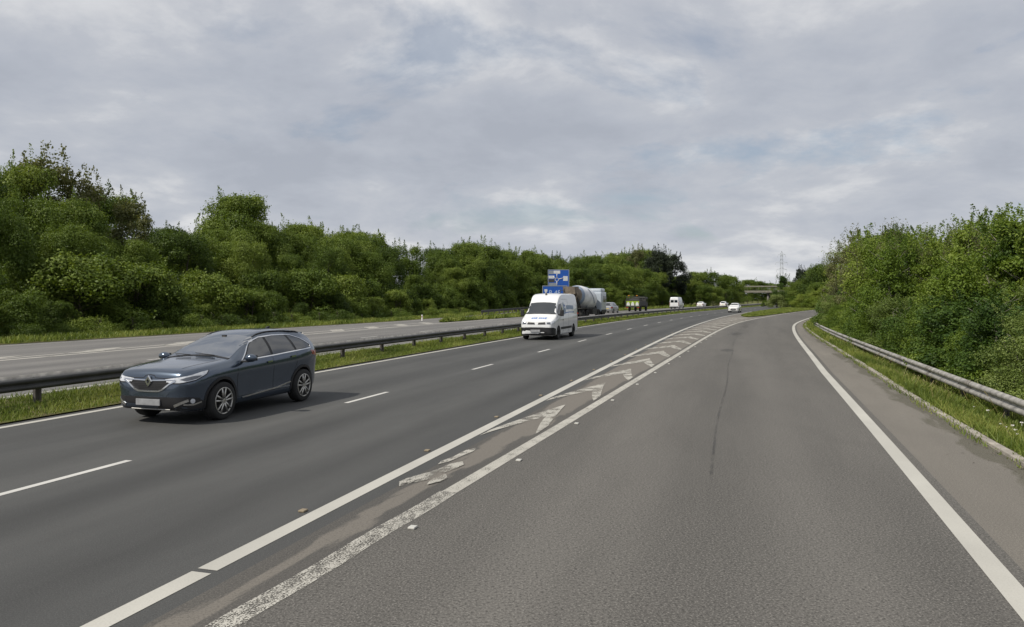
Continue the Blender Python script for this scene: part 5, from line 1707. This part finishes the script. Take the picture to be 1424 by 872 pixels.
def make_hatch(name, label, s_, off, toward, paint, kind='hatch', group=None, scale=1.0):
    root = thing(name, label, 'car', P3(s_, off, 0.004), veh_rz(s_, toward), group)
    if kind == 'saloon':
        top = [(2.20, .55), (2.19, .66), (2.12, .76), (1.9, .85), (1.3, .93), (.95, .98), (.85, 1.02), (.2, 1.33), (-.1, 1.41), (-.6, 1.43), (-1.0, 1.38), (-1.5, 1.13), (-1.7, 1.06), (-2.1, 1.02), (-2.18, .85), (-2.2, .62)]
    elif kind == 'tall':
        top = [(2.10, .60), (2.09, .74), (2.02, .88), (1.8, .98), (1.4, 1.08), (1.2, 1.16), (.6, 1.50), (.3, 1.60), (-.3, 1.65), (-1.2, 1.63), (-1.75, 1.57), (-1.90, 1.42), (-2.02, 1.12), (-2.08, .85), (-2.10, .62)]
    else:
        top = [(2.00, .56), (1.99, .68), (1.92, .79), (1.7, .88), (1.2, .97), (.95, 1.02), (.85, 1.06), (.25, 1.38), (0, 1.46), (-.5, 1.49), (-1.1, 1.47), (-1.6, 1.40), (-1.75, 1.24), (-1.88, 1.0), (-1.96, .80), (-2.0, .60)]
    xf, xr = top[0][0], top[-1][0]
    S = dict(top=top, bot=[(xf, .44), (xf - .03, .30), (xf - .2, .22), (0, .2), (xr + .2, .25), (xr + .03, .36), (xr, .5)],
             wid=[(xf, .38), (xf - .03, .58), (xf - .15, .74), (xf - .45, .85), (.6, .885), (-.8, .89), (xr + .5, .86), (xr + .15, .76), (xr + .03, .62), (xr, .5)],
             belt=[(xf, .74), (.9, .90), (0, .94), (-1, .98), (xr, 1.0)],
             roofw=[(xf, .5), (.9, .62), (0, .56), (-1.2, .55), (xr, .5)], sill=5, tumble=.05, waist=.02, cant=.07, bow=.03)
    mats = [paint, M['black_trim'], M['under_black']]
    axles = ((xf - .82, .31), (xr + .75, .31))
    me = cut_arches(hull_mesh('body', S, mats, 70), axles, .36, .54, mats)
    put('body', me, root)
    sk = Skin(me)
    T = mono(*zip(*top))
    zr = max(z for _, z in top)
    zc = T(.8)
    sk.patch([(-.62, zc + .08), (0, zc + .11), (.62, zc + .08), (.50, zr - .11), (0, zr - .08), (-.50, zr - .11)], ('front',), .006, M['glass'], 'windscreen', root, .12)
    zrw = 1.10 if kind == 'tall' else (1.14 if kind == 'saloon' else 1.02)
    sk.patch([(-.56, zrw), (0, zrw), (.56, zrw), (.46, zr - .14), (0, zr - .12), (-.46, zr - .14)], ('rear',), .006, M['glass'], 'rear_window', root, .12)
    bx = -1.35 if kind != 'hatch' else -1.3
    if kind == 'saloon': bx = -1.15
    for s in (-1, 1):
        P_ = ('side', s)
        zt_ = zr - .14
        sk.patch([(.55, 1.0 + .02), (.12, zt_ - .03), (-.28, zt_), (-.28, 1.0)], P_, .006, M['glass'], 'side_window', root, .12)
        sk.patch([(-.36, 1.0), (-.36, zt_), (bx + .35, zt_ - .02), (bx, zt_ - .18), (bx, 1.04)], P_, .006, M['glass'], 'side_window', root, .12)
        sk.patch([(s * a, b) for a, b in [(24, .62), (26, .72), (44, .78), (54, .78), (46, .66)]], ('cyl', xf - 1), .008, M['lamp'], 'headlight', root, .06, .018)
        sk.patch([(s * a, b) for a, b in [(30, .74), (30, .92), (50, .96), (58, .88), (50, .76)]], ('rcyl', xr + 1), .008, M['red_lamp'], 'tail_light', root, .06, .018)
        mr = MB().box((.62, s * .95, 1.0), (.10, .18, .12), 0, .03).build('door_mirror', paint, root)
    sk.patch([(-.42, .50), (-.38, .64), (.38, .64), (.42, .50), (.36, .40), (-.36, .40)], ('front',), .006, M['black_trim'], 'grille', root, .08)
    p, n = sk.ray(('front',), 0, .46)
    MB().box((p.x + .02, 0, .44), (.02, .52, .11), 0, .005).build('number_plate', M['plate'], root)
    p, n = sk.ray(('rear',), 0, .66)
    MB().box((p.x - .02, 0, .66), (.02, .52, .11), 0, .005).build('number_plate', M['plate_yellow'], root)
    for ax in axles:
        for s in (-1, 1):
            wheel(root, ax[0], s * .77, .31, .2, .2, 'plain')
    root.scale = (scale,) * 3
    return root
make_hatch('hatchback_car', 'small white car alone in the near carriageway, driving towards the camera', 121.2, -1.75, True, M['car_white'], 'hatch')
make_hatch('people_carrier', 'silver tall hatchback just ahead of the concrete mixer on the far carriageway', 110.8, -19.3, False, M['car_silver'], 'tall')
make_hatch('saloon_car', 'white car with the dark rear window, next ahead of the distant white van', 184.0, -18.0, False, M['car_white'], 'saloon')
make_hatch('hatchback_car', 'white car farthest away on the far carriageway', 193.0, -14.0, False, M['car_white'], 'hatch')
vx, vy = P(160.0, -18.9)
make_van('panel_van', 'plain white van seen from behind in the distance on the far carriageway', (float(vx), float(vy), 0.004), veh_rz(160, False))

# ---- concrete mixer lorry on the far carriageway
def big_wheel(parent, x, y, r=.50, w=.30):
    return wheel(parent, x, y, r, w, .29, 'steel')
s_ = 76.5
mx = thing('concrete_mixer', 'concrete mixer lorry with a white striped drum and brown rear chute on the far carriageway', 'lorry', P3(s_, -13.9, 0.004), veh_rz(s_, False) - R(5))
mx.scale = (1.06,) * 3
ch = MB()
for yy in (-.42, .42): ch.box((-.6, yy, .95), (7.6, .12, .28))
for i in range(6): ch.box((-3.9 + 1.3 * i, 0, .95), (.12, .8, .2))
ch.box((.4, -1.02, .75), (1.4, .5, .55), 0, .04).box((.4, 1.02, .75), (1.4, .5, .55), 0, .04)
ch.build('chassis', M['truck_dark'], mx)
MB().box((3.55, 0, 1.75), (1.75, 2.42, 2.1), 0, .14).box((3.45, 0, 2.95), (1.35, 2.3, .5), 0, .18).build('cab', M['cab_pale'], mx)
MB().box((4.43, 0, 2.05), (.03, 2.1, .8), 0, .01).build('windscreen', M['glass'], mx)
for s in (-1, 1):
    MB().box((3.75, s * 1.215, 2.05), (.85, .02, .65), 0, .005).build('side_window', M['glass'], mx)
    MB().box((3.55, s * 1.12, .75), (1.6, .22, .35), 0, .04).build('step', M['black_trim'], mx)
dr = MB()
axis = Vector((1, 0, -.11)).normalized()
o_ = Vector((-3.3, 0, 2.50))
dr.lathe([(0, .62), (.3, .76), (.7, .91)], o_, axis, 36, mi=1)
dr.lathe([(.7, .91), (1.0, 1.01), (1.2, 1.06)], o_, axis, 36, mi=2)
dr.lathe([(1.2, 1.06), (1.6, 1.13), (2.3, 1.19), (3.9, 1.20), (4.9, 1.10), (5.5, .80), (5.55, 0)], o_, axis, 36, mi=0)
dr.lathe([(0, .62), (.02, .45), (.3, .40)], o_, axis, 36, mi=1)
dr.build('drum', [M['drum_white'], M['mixer_brown'], M['drum_blue']], mx)
st = MB()
for k_ in range(4):
    prev = None
    for i in range(15):
        t = i / 14
        d = 2.5 + 1.35 * t
        a = 2 * math.pi * k_ / 4 + 1.15 * t
        z = axis; x_ = z.orthogonal().normalized(); y_ = z.cross(x_)
        q = o_ + z * d + (x_ * math.cos(a) + y_ * math.sin(a)) * 1.215
        if prev is not None: st.tube(prev, q, .035, n=6)
        prev = q
st.build('drum_stripe', M['drum_blue'], mx)
hp = MB()
hp.prism([(-3.85, 2.55), (-3.0, 2.75), (-2.75, 3.30), (-4.05, 3.30)], 'y', -.62, .62)
hp.build('hopper', M['mixer_brown'], mx)
cu = MB()
for i in range(6):
    a, b = i / 6, (i + 1) / 6
    cu.box((-3.95 - .42 * a, -.1, 2.45 - .95 * a), (.30, .42, .28), 0, .02, rot=Matrix.Rotation(R(55), 3, 'Y'))
cu.build('chute', M['mixer_brown'], mx)
fr = MB()
for yy in (-.75, .75):
    fr.tube((-3.2, yy, 1.05), (-3.1, yy * .8, 2.6), .07, n=8).tube((-2.6, yy, 1.05), (-3.1, yy * .8, 2.5), .06, n=8).tube((2.35, yy, 1.05), (2.2, yy * .5, 1.9), .08, n=8)
fr.box((-3.1, 0, 1.6), (.14, 1.5, .12)).box((2.25, 0, 1.5), (.14, 1.2, .12)).box((-.4, .75, 1.1), (5.4, .08, .1)).box((-.4, -.75, 1.1), (5.4, .08, .1))
fr.build('drum_frame', M['truck_dark'], mx)
la = MB()
la.tube((-4.0, .9, .9), (-4.0, .9, 3.1), .03, n=6).tube((-4.0, .5, .9), (-4.0, .5, 3.1), .03, n=6)
for i in range(7): la.tube((-4.0, .5, 1.1 + .3 * i), (-4.0, .9, 1.1 + .3 * i), .02, n=6)
la.build('ladder', M['truck_dark'], mx)
MB().box((-4.25, 0, .62), (.10, 2.3, .2), 0, .02).build('rear_bar', M['truck_dark'], mx)
for s in (-1, 1):
    MB().box((-4.31, s * .95, .66), (.03, .35, .12)).build('tail_light', M['red_lamp'], mx)
    MB().box((-2.35, s * 1.06, 1.12), (2.9, .42, .06), 0, .02).build('mudguard', M['truck_dark'], mx)
    for x_ in (3.5, 1.9, -1.65, -3.0):
        big_wheel(mx, x_, s * 1.05)

# ---- motorway maintenance lorry with a chevron board
s_ = 126.5
mt = thing('maintenance_lorry', 'dark maintenance lorry with yellow-green board and three pale chevrons on its back', 'lorry', P3(s_, -18.9, 0.004), veh_rz(s_, False))
MB().box((-.4, 0, .85), (6.2, .9, .25)).box((-.9, 0, 1.05), (4.6, 2.3, .16)).build('chassis', M['truck_dark'], mt)
MB().box((2.35, 0, 1.6), (1.7, 2.2, 1.75), 0, .15).build('cab', M['truck_dark'], mt)
MB().box((3.2, 0, 1.85), (.03, 1.9, .7)).build('windscreen', M['glass'], mt)
for s in (-1, 1):
    MB().box((2.45, s * 1.105, 1.85), (.9, .02, .6)).build('side_window', M['glass'], mt)
    MB().box((-.9, s * 1.12, 1.45), (4.5, .05, .65)).build('side_board', M['truck_dark'], mt)
bd = mt
board = MB().box((-3.35, 0, 1.40), (.08, 2.45, 1.15), 0, .01).build('rear_board', M['hi_green'], mt)
bb = MB()
for s in (-1.2, 1.2): bb.box((-3.40, s, 1.4), (.05, .10, 1.2))
bb.box((-3.40, 0, .86), (.05, 2.4, .16)).box((-3.40, 0, 1.93), (.05, 2.4, .22))
bb.build('board_edging', M['truck_dark'], board)
for yy in (-.78, 0, .78):
    MB().prism([(yy - .30, 1.02), (yy + .30, 1.02), (yy + .22, 1.42), (yy, 1.68), (yy - .22, 1.42)], 'x', -3.42, -3.393).build('chevron', M['sign_white'], board)
for yy in (-.39, .39, -1.12, 1.12):
    MB().prism([(yy - .09, .98), (yy + .09, .98), (yy + .02, 1.72), (yy - .02, 1.72)], 'x', -3.415, -3.392).build('chevron', M['truck_dark'], board)
rk = MB()
for s in (-1, 1):
    for x_ in (-3.2, -1.0, 1.2): rk.box((x_, s * 1.1, 1.9), (.09, .09, 1.5))
    rk.box((-1.0, s * 1.1, 2.62), (4.5, .07, .07))
rk.box((-3.2, 0, 2.62), (.08, 2.25, .08)).box((1.2, 0, 2.62), (.08, 2.25, .08)).box((-3.2, 0, 2.2), (.08, 2.25, .10))
rk.build('rack', M['truck_dark'], mt)
ld = MB()
for i in range(9):
    ld.tube((-2.6 + .4 * i, -.9, 1.95 + .04 * (i % 3)), (-2.5 + .4 * i, .9, 2.0 + .05 * (i % 2)), .10, n=8)
ld.box((-.6, .2, 2.15), (1.6, 1.2, .5), .1, .05)
ld.build('load', M['truck_dark'], mt)
for yy in (-.7, .7):
    MB().box((-3.2, yy, 2.72), (.18, .28, .14), 0, .03).build('beacon', M['amber_lamp'], mt)
for s in (-1, 1):
    MB().box((-3.43, s * .95, .70), (.03, .4, .14)).build('tail_light', M['red_lamp'], mt)
    for x_ in (2.3, -1.9):
        wheel(mt, x_, s * .95, .46, .28, .27, 'steel')
